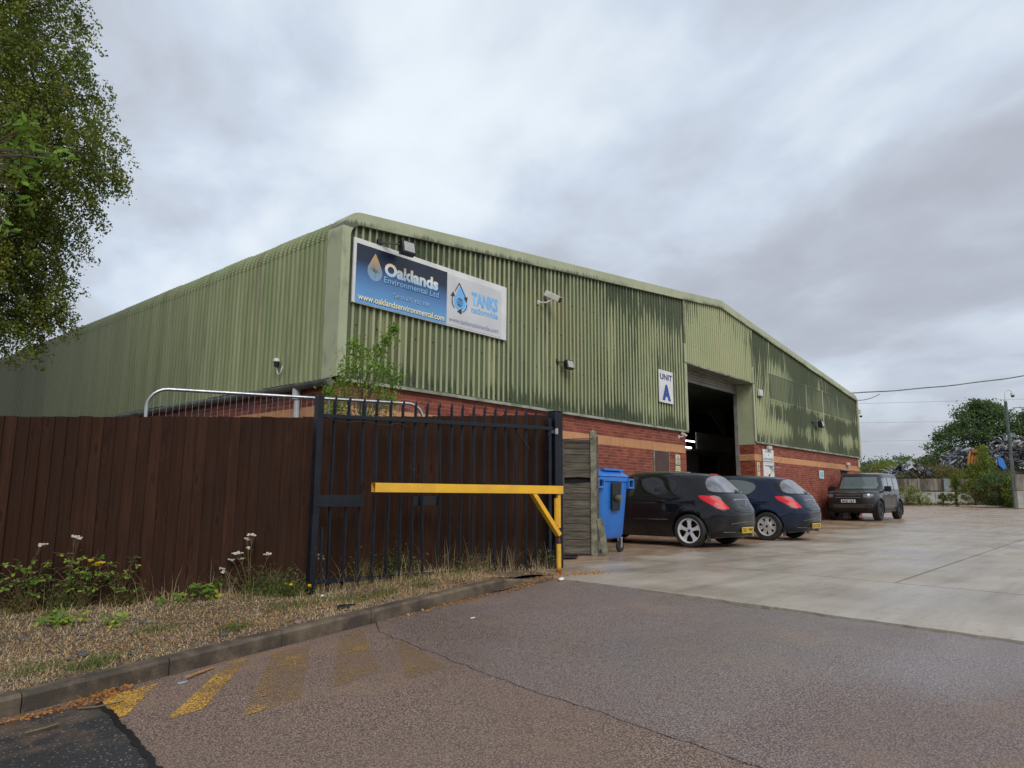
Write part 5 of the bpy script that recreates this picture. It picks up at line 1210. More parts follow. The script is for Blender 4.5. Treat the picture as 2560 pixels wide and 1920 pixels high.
patch('lower_bumper', [(-.86, .34), (-.90, .66), (.90, .66), (.86, .34)], cf, m_black, dt, .008)
patch('skid_plate', [(-.50, .50), (-.85, .54), (-.85, .64), (.85, .64), (.85, .54), (.50, .50)], cf, mat('satin_grey_trim', color=(.06, .06, .062), rough=.5), dt, .016)
for s_ in (-1, 1):
    patch('fog_slot', [(s_*.60, .56), (s_*.60, .61), (s_*.82, .61), (s_*.82, .56)], cf, m_black, dt, .022)
    mb = MB(); mb.box((3.10, s_*1.09, 1.27), (.14, .26, .22)); mb.bar((3.05, s_*.90, 1.22), (3.08, s_*1.0, 1.22), .05); bev(mb.obj('wing_mirror', m_black, dt), .03, 2)
    for xx in (OR_, OF): wheel(dt, xx, s_*.86, OW, .28, .26, 6, s_, m_dalloy)
    for xx in (OR_, OF):
        mb = MB(); pts = [(xx+.49*math.cos(a), s_*.985, OW+.49*math.sin(a)) for a in np.linspace(-.25, math.pi+.25, 22)]
        mb.tube(pts, .035, 6); mb.obj('arch_trim', m_black, dt, True)
    mb = MB(); mb.b2((1.45, s_*.93-.05, .36), (3.35, s_*.93+.05, .43)); mb.obj('side_step', m_black, dt)
    line_on('sill_strip', [(-1.45*1, .56), (-3.3, .56)], cs, m_gutter, dt, .02) if s_ > 0 else None
    mb = MB(); mb.b2((OR_-.55, s_*.86-.12, .18), (OR_-.53, s_*.86+.12, .55)); mb.obj('mud_flap', m_black, dt)
for L_ in ([(-3.30, .5), (-3.32, 1.22)], [(-2.23, .5), (-2.23, 1.75)], [(-1.36, .62), (-1.36, 1.75)], [(-3.3, .48), (-1.4, .48)]): line_on('panel_gap', L_, cs, m_seam, dt, .006, True)
for xx in (2.5, 1.62):
    for s_ in (-1, 1): mb = MB(); mb.b2((xx-.09, s_*.985-.015, 1.02), (xx+.09, s_*.985+.015, 1.05)); mb.obj('door_handle', m_black, dt)
mb = MB(); mb.b2((.4, -.8, .28), (4.3, .8, .40)); mb.obj('underbody', m_black, dt)

# ================================================================== VEGETATION
def leafmesh(name, C, size, m, parent=None, up_bias=0., aspect=.62, flat=.0):
    C = np.asarray(C, np.float64); n = len(C); a = rng.normal(size=(n, 3)); a[:, 2] = a[:, 2]*(1-flat)-up_bias; a /= np.linalg.norm(a, axis=1)[:, None]
    b = rng.normal(size=(n, 3)); b -= a*(a*b).sum(1)[:, None]; b /= np.linalg.norm(b, axis=1)[:, None]
    s = (size*rng.uniform(.6, 1.25, n))[:, None]; b = b*s*aspect*.5; a = a*s*.5
    V = np.stack([C-a, C+b-a*.1, C+a, C-b-a*.1], 1).reshape(-1, 3); F = np.arange(n*4).reshape(-1, 4); return rawmesh(name, V, F, parent, m)
def tubes(name, paths, m, parent, n=5):
    mb = MB()
    for p, r_ in paths: mb.tube(p, r_, n, False)
    return mb.obj(name, m, parent, True)
def bend(a, b, k=6, sag=0., wob=.0):
    a, b = Vector(a), Vector(b); return [a.lerp(b, i/k)+Vector((random.gauss(0, wob), random.gauss(0, wob), -sag*4*(i/k)*(1-i/k)+random.gauss(0, wob))) * (0 if i in (0,) else 1) + (Vector((0, 0, 0))) for i in range(k+1)]
def bushlike(name, label, cat, base, h, w, m, nclump, nleaf, size, group=None, trunk=.05, lift=.12, crown='crown', trunkname='trunk', tm=None, conic=0., clump=.16):
    base = Vector(base); t_ = thing(name, label, cat, base, 0, group); C = []; P = []
    for i in range(nclump):
        few = cat == 'tree' and i % 4
        th = rng.uniform(0, 2*np.pi); v = rng.uniform(0, 1)**.75; z = lift+(1-lift)*v
        rad = w/2*math.sqrt(max(0.03, 1-(abs(2*z-1.0+conic*.4))**2.2))*(1-conic*z)*(rng.uniform(.02, 1.0)**.5 if cat == 'tree' else rng.uniform(.35, 1.0)**.5)
        c = Vector((rad*math.cos(th), rad*math.sin(th), h*z)); 
        cs_ = clump*w*rng.uniform(.5, 1.1); pts = rng.normal(size=(nleaf, 3))*np.array([cs_, cs_, cs_*.7])*.6+np.array(c); C.append(pts)
        s0 = Vector((0, 0, h*max(.03, z*.45)*rng.uniform(.5, 1)))
        if not few: P.append((bend(s0, c, 4, -.02*h, .01*w), [trunk*.28, trunk*.2, trunk*.15, trunk*.1, trunk*.06]))
    C = np.concatenate(C); C = C[C[:, 2] > .02]; leafmesh(crown, C, size, m, t_, .1)
    P.append(([Vector((0, 0, -.2)), Vector((.01*w, 0, h*.35)), Vector((-.01*w, .01, h*.8))], [trunk, trunk*.75, trunk*.3])); tubes(trunkname, P, tm or m_bark, t_); return t_
# near birch, trunk just outside the left of the picture
tb = thing('birch_tree', 'large drooping birch tree whose crown hangs in from the left above the fence', 'tree', (0, 0, 0)); TB = at(-330, 1200, 10.2); TB = Vector((TB.x, TB.y, 0))
ell = [(20, 30, 11, 1.15, 1.1), (100, 225, 11, 1.05, .85), (130, 360, 10.8, 1.10, .80), (70, 470, 11, 1.1, .8), (40, 600, 11, .92, .7), (45, 700, 11, .78, .5), (115, 775, 11.2, .42, .28), (20, 810, 11, .6, .35), (-170, 150, 11, 1.7, 1.5), (-180, 480, 11, 1.6, 1.3), (-160, 760, 11, 1.3, .9), (-120, -180, 11, 1.9, 1.3), (-380, 200, 11.5, 1.6, 2.2), (-360, 560, 11.5, 1.5, 1.6)]
C = []; P = []
for (px, py, dep, rx, rz_) in ell:
    c0 = at(px-18, py, dep); vis = px > -100; nt = int((250 if vis else 80)*rx*rz_*1.25)
    P.append((bend(TB+Vector((0, 0, min(9.5, max(2.0, c0.z-.6)))), c0, 8, -.35, .03), [.075*(1-i/9)+.008 for i in range(9)]))
    for i in range(nt):
        d_ = Vector(rng.normal(size=3)).normalized(); rr = rng.uniform(0, 1)**.38; p0 = c0+Vector((d_.x*rx, d_.y*rx*1.15, d_.z*rz_))*rr
        out = (p0-TB); out.z = 0; out.normalize(); L = rng.uniform(.22, .55); dr = (out*.55+Vector((0, 0, -.75))+Vector(rng.normal(size=3))*.30).normalized()
        pts = [p0+dr*L*t+Vector((0, 0, -.10*t*t)) for t in (0, .33, .66, 1)]
        if i % 2 == 0: P.append((pts, [.0035, .003, .0022, .0012]))
        if i % 14 == 0: P.append((bend(c0, p0, 4, 0, .02), [.014, .011, .008, .005, .003]))
        nl = int((56 if vis else 26)*L/.4); tt = rng.uniform(0, 1, nl); q = np.array([tuple(p0)])+np.outer(tt*L, np.array(dr)); q[:, 2] -= .10*tt*tt; q += rng.normal(size=q.shape)*.042; C.append(q)
C = np.concatenate(C); print('birch leaves', len(C)); leafmesh('crown', C, .052, m_lbirch, tb, .35)
P.append(([TB+Vector((0, 0, -.3)), TB+Vector((.05, 0, 3)), TB+Vector((-.05, .1, 7)), TB+Vector((.1, 0, 11))], [.17, .14, .09, .03])); tubes('trunk', P, m_bark, tb, 6)
# oak sprig
ok_ = thing('oak_tree', 'oak branch with larger bright green lobed leaves reaching in at the left edge', 'tree', (0, 0, 0)); OB = at(-620, 1100, 5.6)
lob = [(0, 0), (.10, .12), (.26, .10), (.30, .22), (.46, .14), (.56, .26), (.70, .15), (.84, .20), (1.0, 0)]; lob = lob + [(x_, -y_) for x_, y_ in lob[-2:0:-1]]; lob = np.array(lob)
V = []; F = []; cl_ = [(10, 318), (45, 300), (62, 330), (20, 365), (55, 382), (85, 372), (105, 395), (85, 425), (150, 385), (168, 402), (128, 400), (25, 430), (60, 445), (95, 458), (20, 480), (60, 500), (12, 565), (-30, 340), (-40, 460), (-80, 400), (75, 315)]
P = [(bend(Vector((OB.x, OB.y, at(-620, 500, 5.6).z)), at(-60, 400, 5.4), 7, -.1, .01), [.045, .04, .034, .028, .022, .017, .013, .010])]
hub_ = at(-60, 400, 5.4)
for (px, py) in cl_:
    c = at(px, py, 5.4+rng.uniform(-.25, .25)); P.append((bend(hub_, c, 4, -.02, .01), [.008, .006, .005, .004, .003]))
    for i in range(9):
        ax = Vector(rng.normal(size=3)); ax.z *= .5; ax.normalize(); bx = ax.cross(Vector(rng.normal(size=3))).normalized(); L = rng.uniform(.055, .085); s0 = c+Vector(rng.normal(size=3))*.028; b0 = len(V)
        for (x_, y_) in lob: V.append(tuple(s0+ax*(x_*L)+bx*(y_*L)+Vector((0, 0, -.25*L*x_*x_))))
        F.append(tuple(range(b0, b0+len(lob))))
rawmesh('leaves', V, F, ok_, m_loak); P.append(([Vector((OB.x, OB.y, -.7)), Vector((OB.x, OB.y, 3)), Vector((OB.x, OB.y, 6))], [.22, .18, .12])); tubes('branch', P, m_bark, ok_, 6)
# sapling between the fence and the warehouse corner
sp = thing('birch_sapling', 'young leafy birch sapling growing behind the gate at the warehouse corner', 'tree', (0, 0, 0)); SB = at(905, 1040, 10.5); SB.z = 0; C = []; P = []
for (px, py, r_) in [(983, 822, .05), (968, 850, .07), (948, 880, .09), (885, 858, .07), (900, 885, .09), (928, 905, .11), (872, 915, .10), (895, 940, .13), (965, 925, .09), (985, 950, .09), (855, 955, .10), (870, 985, .12), (930, 960, .13), (960, 985, .12), (835, 995, .11), (900, 1000, .14), (940, 1015, .13), (975, 1005, .09), (850, 1030, .12), (905, 1045, .14), (950, 1050, .13), (835, 1020, .09), (870, 1070, .12), (820, 975, .05)]:
    c = at(px, py, 10.5+rng.uniform(-.35, .35)); C.append(np.array([tuple(c)])+rng.normal(size=(150, 3))*r_*.80)
    s0 = Vector((SB.x, SB.y, c.z*.62)); P.append((bend(s0, c, 5, .0, .012), [.011, .009, .007, .005, .004, .002]))
leafmesh('leaves', np.concatenate(C), .050, m_lsap, sp, .2); P.append(([SB, SB+Vector((.03, 0, 1.2)), SB+Vector((0, .02, 2.5)), at(940, 880, 10.5)], [.03, .024, .016, .006])); tubes('stem', P, m_bark, sp, 5)
# brambles, yarrow and grass along the fence
def vpt(px, py):
    z = -.2
    for _ in range(30):
        dd = rt2*(px-1280)-up2*(py-960)+fw*1783; t = (z-CAM.z)/dd.z; p = CAM+dd*t; z = vz(p.x, p.y)
    if px < 790:                                   # keep plants on the verge side of the fence
        q = Vector((p.x-P0[0], p.y-P0[1], 0)); fn_ = Vector((-.514, -.857, 0)); k = q.dot(fn_)
        if k < .07: p = p+fn_*(.07-k); p.z = vz(p.x, p.y)
    return p
def bramble(pxl, label, n, spread, h, seed, ls=.058, m=m_lbram, name='bramble'):
    r = np.random.default_rng(seed); b = vpt(*pxl); t_ = thing(name, label, 'weed', tuple(b)); V = []; F = []; P = []
    for i in range(n):
        th = r.uniform(0, 2*math.pi); L = spread*r.uniform(.35, 1); e = Vector((.857, -.514, 0))*(math.cos(th)*L)+Vector((-.514, -.857, 0))*(.05+abs(math.sin(th))*L*.40)+Vector((0, 0, h*r.uniform(.15, 1))); pts = [Vector((0, 0, 0)).lerp(e, k/6)+Vector((0, 0, h*.35*math.sin(math.pi*k/6*.9)))+Vector(r.normal(size=3))*.012 for k in range(7)]
        P.append((pts, [.0035, .003, .0026, .0024, .002, .0018, .0013]))
        for k in range(2, 7):
            for q in range(1 if (k+i) % 2 else 0):
                c = pts[k]+Vector(r.normal(size=3))*.03; base_a = r.uniform(0, 6.28); tilt = Vector(r.normal(size=3))*.35+Vector((0, -.3, 1)); tilt.normalize(); u = tilt.cross(Vector((math.cos(base_a), math.sin(base_a), 0))).normalized(); w_ = tilt.cross(u)
                for j in range(3):
                    a = (j-1)*1.9; d_ = u*math.cos(a)+w_*math.sin(a); s_ = d_.cross(tilt); L2 = ls*r.uniform(.55, 1.15); b0 = len(V)
                    for (x_, y_) in ((0.05, 0), (.35, .30), (.75, .24), (1, 0), (.75, -.24), (.35, -.30)): V.append(tuple(c+d_*(x_*L2)+s_*(y_*L2)+tilt*(-.15*L2*x_*x_)))
                    F.append(tuple(range(b0, b0+6)))
    rawmesh('leaves', V, F, t_, m); tubes('stems', P, m_stem, t_, 4); return t_
bramble((110, 1500), 'sprawling bramble with yellow green leaves at the far left foot of the fence', 24, .45, .50, 1, .050); bramble((215, 1510), 'tangled bramble with bright leaves climbing the fence below the yellow flowers', 25, .50, .50, 2, .046)
bramble((310, 1500), 'bramble shoots with small leaves against the fence right of the yellow flowers', 15, .38, .50, 3, .040); bramble((150, 1560), 'low yellowish bramble runner trailing out over the dry grass', 14, .40, .08, 4, .06)
bramble((280, 1560), 'short yellow green bramble runner on the dry verge', 6, .22, .07, 5, .06); bramble((440, 1505), 'low dark green bramble shoots at the foot of the fence mid verge', 7, .3, .05, 6, .06); bramble((530, 1500), 'broad bright green bramble leaves left of the yarrow', 6, .18, .22, 7, .085)
bramble((1385, 1428), 'dark small leaved weed at the foot of the barrier post', 8, .15, .25, 8, .04, m_lfar, 'weed'); bramble((1340, 1425), 'dark weed behind the right end of the gate', 6, .12, .25, 9, .04, m_lfar, 'weed')
def yarrow(pxl, tops, label, mt=m_flw, cat='wildflower'):
    b = vpt(*pxl); t_ = thing('wildflower', label, cat, tuple(b)); P = []; mb = MB(); C = []
    for (px, py, s_) in tops:
        dd = rt2*(px-1280)-up2*(py-960)+fw*1783; dep = (b-CAM).dot(fw)+random.uniform(-.05, .05); tp = at(px, py, dep)-b; pts = bend((0, 0, 0), tp, 6, 0, .006); P.append((pts, [.003]*5+[.002, .0015]))
        for k in range(26): C.append(tuple(pts[random.randrange(1, 5)]+Vector((random.gauss(0, .03), random.gauss(0, .03), random.gauss(0, .03)))))
        mb = MB()
        for k in range(int(13*s_)):
            o_ = Vector((random.gauss(0, .019*s_), random.gauss(0, .014*s_), random.gauss(0, .006))); P.append(([pts[-2], tp+o_], [.0012, .001])); mb.lathe([(0, .007), (.014, .004), (.012, -.004), (0, -.008)], tp+o_, 'z', 6)
        fo = mb.obj('flower_head', mt, t_); fo['kind'] = 'stuff'
    leafmesh('leaves', C, .03, m_lolive, t_, 0, .25); tubes('stems', P, m_stem, t_, 4)
yarrow((625, 1478), [(630, 1337, 1.4), (618, 1347, .8), (596, 1383, 1.4), (604, 1397, .7), (580, 1400, .7), (620, 1371, .6), (672, 1385, .9), (558, 1420, 1.0), (560, 1428, .6)], 'tall yarrow with clusters of cream white flowers beside the gate'); yarrow((190, 1490), [(188, 1341, .9), (196, 1344, .7)], 'single white yarrow stem standing tall over the bramble at left')
yarrow((105, 1480), [(103, 1362, .8)], 'lone small white flower on a long stem near the left edge'); yarrow((260, 1480), [(245, 1411, .9), (253, 1407, .9), (227, 1401, .7)], 'little yellow flowers above the bramble leaves', m_fly)
yarrow((770, 1490), [(774, 1464, .35), (728, 1462, .4), (716, 1460, .4)], 'low yellow and white flowers at the foot of the gate stile', m_fly); yarrow((800, 1480), [(798, 1388, 1.3), (803, 1397, .8)], 'dried pale flower head behind the gate stile', mat('dry_flower', color=(.42, .26, .15)))
def clump(px, py, w_, h_, n, m, label):
    b = vpt(px, py); t_ = thing('weed_clump', label, 'weed', tuple(b)); ua, ub = rng.normal(size=n)*w_*.45, .03+np.abs(rng.normal(size=n))*w_*.25; C = np.stack([.857*ua-.514*ub, -.514*ua-.857*ub, np.abs(rng.normal(size=n))*h_*.45+.01], 1); leafmesh('leaves', C, .034, m, t_, .2, .35)
    tubes('stems', [([Vector((0, 0, 0)), Vector((rng.normal()*w_*.3, rng.normal()*w_*.15, h_*.5)), Vector((rng.normal()*w_*.45, rng.normal()*w_*.2, h_*rng.uniform(.7, 1.2)))], [.0025, .002, .001]) for _ in range(16)], m_stem, t_, 4)
m_fern = mat('feathery_weed_leaves', f_leaf([(0, (.04, .075, .015)), (.5, (.09, .14, .03)), (1, (.20, .20, .06))], .3))
clump(690, 1485, .34, .26, 1000, m_fern, 'feathery green weed clump at the foot of the fence just left of the gate'); clump(738, 1488, .20, .14, 600, m_fern, 'low green weed tuft touching the gate stile')
clump(200, 1490, .26, .22, 420, m_fern, 'dark green feathery weed among the brambles at left'); clump(330, 1500, .2, .14, 380, m_lolive, 'small olive weed tuft at the right end of the brambles'); clump(90, 1500, .24, .18, 300, m_lolive, 'olive brown dry weed clump near the left edge of the fence')
clump(985, 1440, .35, .30, 700, m_fern, 'tall dull green weeds behind the middle of the gate'); clump(905, 1450, .25, .22, 450, m_lolive, 'dry olive weeds behind the left half of the gate'); clump(1180, 1430, .3, .2, 380, m_lolive, 'thin weeds behind the right half of the gate')
# grass
def grass(name, n, region, hgt, m, lay, seed, wid=.0028, clumps=None):
    r = np.random.default_rng(seed); X = r.uniform(region[0], region[1], n); Y = r.uniform(region[2], region[3], n)
    if clumps is not None: k = r.integers(0, len(clumps), n); X = clumps[k, 0]+r.normal(size=n)*clumps[k, 2]; Y = clumps[k, 1]+r.normal(size=n)*clumps[k, 2]*.7
    Z = np.array([vz(x_, y_) for x_, y_ in zip(X, Y)])-.004; th = r.uniform(0, 2*np.pi, n); L = hgt*r.uniform(.4, 1.3, n); ly = np.clip(r.normal(lay, .25, n), 0, 1.5)
    b = np.stack([X, Y, Z], 1); h = np.stack([np.cos(th), np.sin(th), np.zeros(n)], 1); s = np.stack([-np.sin(th), np.cos(th), np.zeros(n)], 1)*wid; up_ = np.array([0, 0, 1.])
    mid = b+h*(L*.5*np.sin(ly*.8))[:, None]+up_*(L*.5*np.cos(ly*.8))[:, None]+up_*.004; tip = b+h*(L*np.sin(ly))[:, None]+up_*(L*np.cos(ly)*.85)[:, None]+up_*.004
    V = np.stack([b-s, b+s, mid+s*.8, mid-s*.8, tip+s*.15, tip-s*.15], 1).reshape(-1, 3); i = np.arange(n)[:, None]*6; F = np.concatenate([i+[0, 1, 2, 3], i+[3, 2, 4, 5]], 0)
    o = rawmesh(name, V, F, mats=m); o['kind'] = 'stuff'; return o
reg = (-7.0, -.75, -4.60, -2.0)
o = grass('dry_grass', 40000, reg, .055, m_grassd, 1.35, 1); 
fx = np.array([(-4.9, -1.95, .12), (-4.5, -2.2, .15), (-4.1, -2.45, .15), (-3.7, -2.7, .12), (-3.3, -3.0, .10), (-2.9, -3.25, .12), (-2.6, -3.6, .12), (-2.2, -3.75, .15), (-1.7, -3.8, .15), (-1.2, -3.85, .15), (-.6, -3.95, .15), (-.1, -4.0, .12), (.4, -4.1, .12), (-2.0, -4.05, .2), (-1.2, -4.2, .2)])
grass('dry_grass_tufts', 2300, reg, .13, m_grassd, .75, 2, .0022, fx)
gc = np.array([(-4.9, -4.35, .06), (-5.05, -4.45, .05), (-3.05, -4.0, .09), (-3.2, -3.85, .07), (-2.6, -4.1, .07), (-2.45, -4.25, .07), (-3.0, -3.25, .12), (-2.85, -3.4, .10), (-2.65, -3.55, .07), (-4.3, -3.8, .06), (-2.0, -3.75, .1), (-1.55, -3.85, .09), (-1.0, -3.95, .08), (-2.2, -4.2, .05), (-1.7, -4.2, .05), (-3.9, -4.3, .04), (-5.3, -4.2, .05)])
gc[:, 2] *= 1.7; grass('green_grass', 3600, reg, .075, m_grassg, .75, 3, .0022, gc)
grass('tall_dry_stalks', 420, reg, .42, m_grassd, .55, 4, .0013, fx[:13])
# leaf litter
def litter(name, spots, n, seed, size=.03):
    r = np.random.default_rng(seed); s = np.array(spots); k = r.integers(0, len(s), n); X = s[k, 0]+r.normal(size=n)*s[k, 2]; Y = s[k, 1]+r.normal(size=n)*s[k, 3]
    Z = np.array([(vz(x_, y_) if y_ > -4.6 and x_ < .1 else (zg(x_)+.11 if -4.73 < y_ < -4.6 and x_ < -1 else zg(x_)+.002)) for x_, y_ in zip(X, Y)])+r.uniform(.003, .014, n); C = np.stack([X, Y, Z], 1)
    o = leafmesh(name, C, size, m_litter, None, 0, .5, .85); o['kind'] = 'stuff'
litter('fallen_leaves', [(-5.1, -4.86, .10, .03), (-5.25, -4.92, .12, .04), (-5.55, -4.90, .15, .03), (-5.0, -4.80, .08, .02), (-2.1, -4.82, .25, .02), (-1.5, -4.84, .2, .02), (-1.0, -4.9, .15, .03)], 900, 5, .026)
litter('fallen_leaves_at_post', [(.15, -4.6, .18, .10), (.35, -4.75, .2, .08), (-.2, -4.7, .2, .1), (.6, -4.85, .15, .07), (-.6, -4.75, .2, .06)], 900, 6, .024)
litter('verge_litter', [(-3.8, -3.6, .8, .4), (-2.9, -4.2, .5, .2), (-5.0, -3.8, .5, .3), (-4.3, -3.8, .6, .3), (-3.4, -4.2, .5, .2), (-2.0, -4.3, .6, .15), (-1.0, -4.4, .4, .12), (-4.6, -4.2, .6, .2)], 3200, 7, .020)
r = random.Random(31); mb = MB()
for i in range(2600):
    X, Y = r.uniform(-6.6, -1.0), r.uniform(-4.6, -3.2); s_ = r.uniform(.004, .014); c = Vector((X, Y, vz(X, Y)+s_*.3)); Rr = Matrix.Rotation(r.uniform(0, 6), 3, 'Z')
    mb.add([c+Rr @ Vector(q)*s_ for q in ((-1, -.6, -.3), (1, -.5, -.3), (.2, .9, -.3), (r.uniform(-.3, .3), 0, .5))], [(0, 2, 1), (0, 1, 3), (1, 2, 3), (2, 0, 3)])
o = mb.obj('gravel', mat('verge_gravel', lambda t, put: (put('Base Color', t.ramp(t.island(), [(0, (.06, .065, .062)), (.4, (.16, .13, .10)), (.7, (.30, .23, .17)), (1, (.22, .10, .06))])), put('Roughness', .85)))); o['kind'] = 'stuff'
r = random.Random(21)
for i, (px, py) in enumerate([(120, 1602), (205, 1588), (203, 1600), (303, 1582), (362, 1560), (205, 1640), (196, 1628), (150, 1632), (560, 1590), (745, 1558), (360, 1612), (235, 1558), (90, 1655), (275, 1560), (330, 1636), (430, 1600), (60, 1600), (170, 1650), (250, 1622)]):
    p = vpt(px, py); big = px in (120, 205, 362, 560, 745); L = r.uniform(.05, .085) if big else r.uniform(.025, .05)
    pts = [Vector((math.cos(a)*L*r.uniform(.6, 1), math.sin(a)*L*.6*r.uniform(.6, 1), 0)) for a in np.linspace(0, 2*math.pi, 8)[:-1]]; mb = MB(); Rr = Matrix.Rotation(r.uniform(0, 6), 3, 'Z') @ Matrix.Rotation(r.uniform(-.3, .3), 3, 'X')
    mb.poly([Rr @ q for q in pts], Rr @ Vector((0, 0, L*.28))); o = mb.obj('stone', m_stone if i % 3 else mat('pinkish_stone', vary((.20, .12, .10), (.28, .20, .17), 10, .7)), None); bev(o, .004)
    o.location = p+Vector((0, 0, .004)); tag(o, 'flat slate grey stone chip lying in the dry grass of the verge' if i % 3 else 'small pinkish stone chip lying in the dry grass of the verge', 'stone', 'stone chips on the verge')
def blob(name, label, cat, p, d_, m, rot=0, seed=0, amp=.25):
    bm = bmesh.new(); bmesh.ops.create_icosphere(bm, subdivisions=2, radius=1); 
    for v in bm.verts: v.co *= 1+mn.noise(v.co*2+Vector((seed, 0, 0)))*amp; v.co.x *= d_[0]/2; v.co.y *= d_[1]/2; v.co.z = max(-.4, v.co.z)*d_[2]/2
    me = bpy.data.meshes.new(name); bm.to_mesh(me); bm.free(); me.polygons.foreach_set('use_smooth', [True]*len(me.polygons)); o = link(name, me, None, m); o.location = Vector(p)+Vector((0, 0, d_[2]*.2)); o.rotation_euler.z = rot; return tag(o, label, cat)
blob('plastic_cup', 'crushed white plastic lid lying on the asphalt just left of the barrier post', 'litter', (-.27, -4.98, 0), (.16, .07, .045), m_white, .5, 1); blob('paper_scrap', 'thin white paper scrap on the asphalt in front of the gate', 'litter', (-2.2, -5.43, zg(-2.2)), (.09, .035, .008), m_white, .3, 2)
blob('plastic_scrap', 'small clear crumpled plastic scrap by the second yellow stripe', 'litter', (-4.62, -4.99, zg(-4.62)-.01), (.10, .05, .012), mat('pale_plastic', color=(.28, .30, .34), rough=.2), .4, 3); blob('plastic_litter', 'pale blue litter at the foot of the brown fence', 'litter', vpt(350, 1492), (.04, .03, .05), mat('pale_blue_plastic', color=(.35, .38, .75)), 0, 4)
blob('rag', 'torn black rag lying on the verge in front of the gate stile', 'litter', vpt(865, 1518), (.22, .10, .04), m_black, .2, 5, .6); blob('bottle_top', 'small white bottle top behind the gate stile', 'litter', vpt(806, 1492), (.05, .03, .03), m_white, .2, 6)
mb = MB(); p = Vector((-4.45, -4.90, zg(-4.45))); mb.bar(p+Vector((-.13, -.06, .004)), p+Vector((.12, .05, .008)), .022, .008); tag(mb.obj('wood_splinter', mat('bare_wood', vary((.42, .24, .10), (.30, .16, .06), 8, .8, stretch=(1, 6, 1)))), 'pale orange wood splinter lying by the second yellow stripe', 'litter')
mb = MB(); mb.tube([(-5.28, -5.02, zg(-5.28)+.012), (-5.2, -5.1, zg(-5.2)+.014), (-5.05, -5.12, zg(-5.05)+.012)], .006, 5); tag(mb.obj('twig', m_stem), 'thin dry twig lying across the edge of the black tarmac patch', 'twig')
mb = MB(); mb.tube([(-5.62, -5.25, zg(-5.62)+.02), (-5.52, -5.26, zg(-5.52)+.02), (-5.45, -5.24, zg(-5.45)+.018)], .007, 5); tag(mb.obj('twig', m_stem), 'short pale twig in the middle of the black tarmac patch', 'twig')

# ================================================================== BEYOND THE YARD
wn = rt; wf = Vector((-rt.y, rt.x, 0)); WC = Vector((59.4, 1.9, .46))
m_panel = mat('stained_concrete_panel', lambda t, put: (put('Base Color', t.mix(t.noise(t.scl(t.pos(), (1.6, 1.6, .25)), 1.2, 5, .65).ss(.38, .62), (.235, .205, .165), (.055, .045, .035))), put('Roughness', .85)))
m_block = mat('pale_block', vary((.38, .37, .33), (.25, .24, .21), 1.2, .85))
far = thing('yard_wall', 'long stained concrete panel wall at the back of the yard', 'wall'); wp = lambda s_, o_, z: WC+wn*s_+wf*o_+Vector((0, 0, z))
def far_s(px): 
    d_ = (px-1280)/1783*58; return d_-34.5+(0)
s0 = far_s(2200); edges = [far_s(x_) for x_ in (2120, 2205, 2290, 2356, 2400, 2470, 2545, 2640)]
for a, b in zip(edges[:-1], edges[1:]):
    mb = MB(); c = wp((a+b)/2, .15, 1.62); mb.box(c, (b-a-.06, .12, .95), Matrix.Rotation(math.atan2(rt.y, rt.x), 3, 'Z')); bev(mb.obj('panel', m_panel, far), .02)
    mb = MB(); mb.box(wp(a, .12, 1.62), (.22, .2, 1.02), Matrix.Rotation(math.atan2(rt.y, rt.x), 3, 'Z')); mb.obj('pillar', m_panel, far)
    n_ = 2
    for i in range(n_): mb = MB(); L = (b-a)/n_; mb.box(wp(a+L*(i+.5), -.10, .48), (L-.02, .25, 1.16), Matrix.Rotation(math.atan2(rt.y, rt.x), 3, 'Z')); bev(mb.obj('block', m_block, far), .02)
mb = MB(); mb.box(wp(far_s(2356), .0, 1.6), (.40, .15, 1.05), Matrix.Rotation(math.atan2(rt.y, rt.x), 3, 'Z')); tag(mb.obj('pillar', mat('blue_grey_pillar', vary((.20, .25, .27), (.14, .17, .18), 2, .7)), far), 'blue grey pillar')
rw = thing('yard_wall', 'nearer taller concrete wall section at the right edge of the picture', 'wall'); c = at(2542, 1271, 45.7); 
for i, (z0, z1, m_) in enumerate(((.0, 1.10, m_block), (1.12, 2.15, m_panel))):
    for k_ in range(3): mb = MB(); mb.box(c+rt*(1.3+2.6*k_)+Vector((0, 0, (z0+z1)/2)), (2.56, .3, z1-z0), Matrix.Rotation(math.atan2(rt.y, rt.x), 3, 'Z')); bev(mb.obj('panel' if i else 'block', m_, rw), .02)
m_pgrey = mat('grey_green_pole_paint', vary((.085, .11, .10), (.05, .065, .06), 3, .5))
def pole(px, ptop, dep, base_z, r_, label, cam_=True):
    b = at(px, 1271, dep); b.z = base_z; tp = at(px, ptop, dep).z; t_ = thing('camera_pole' if cam_ else 'steel_post', label, 'pole', tuple(b)); mb = MB(); mb.tube([(0, 0, -.3), (0, 0, (tp-base_z)*.45)], r_, 10); mb.tube([(0, 0, (tp-base_z)*.45), (0, 0, tp-base_z)], r_*.85, 10); mb.obj('shaft', m_pgrey, t_, True); return t_, tp-base_z
t_, H_ = pole(2541, 998, 50, .40, .115, 'tall grey green camera pole rising behind the bushes at the right edge'); ht = H_
mb = MB(); pts = [Vector((-.05, 0, ht)), Vector((-.05, 0, ht+.55))]+[Vector((-.05, 0, ht+.55))+rt*(.29*(1-math.cos(a)))+Vector((0, 0, .26*math.sin(a))) for a in np.linspace(0, math.pi*.9, 9)[1:]]; mb.tube(pts, .03, 6); mb.tube([Vector((0, 0, ht)), Vector((0, 0, ht+.15))], .08, 8); mb.obj('swan_neck', m_offw, t_, True)
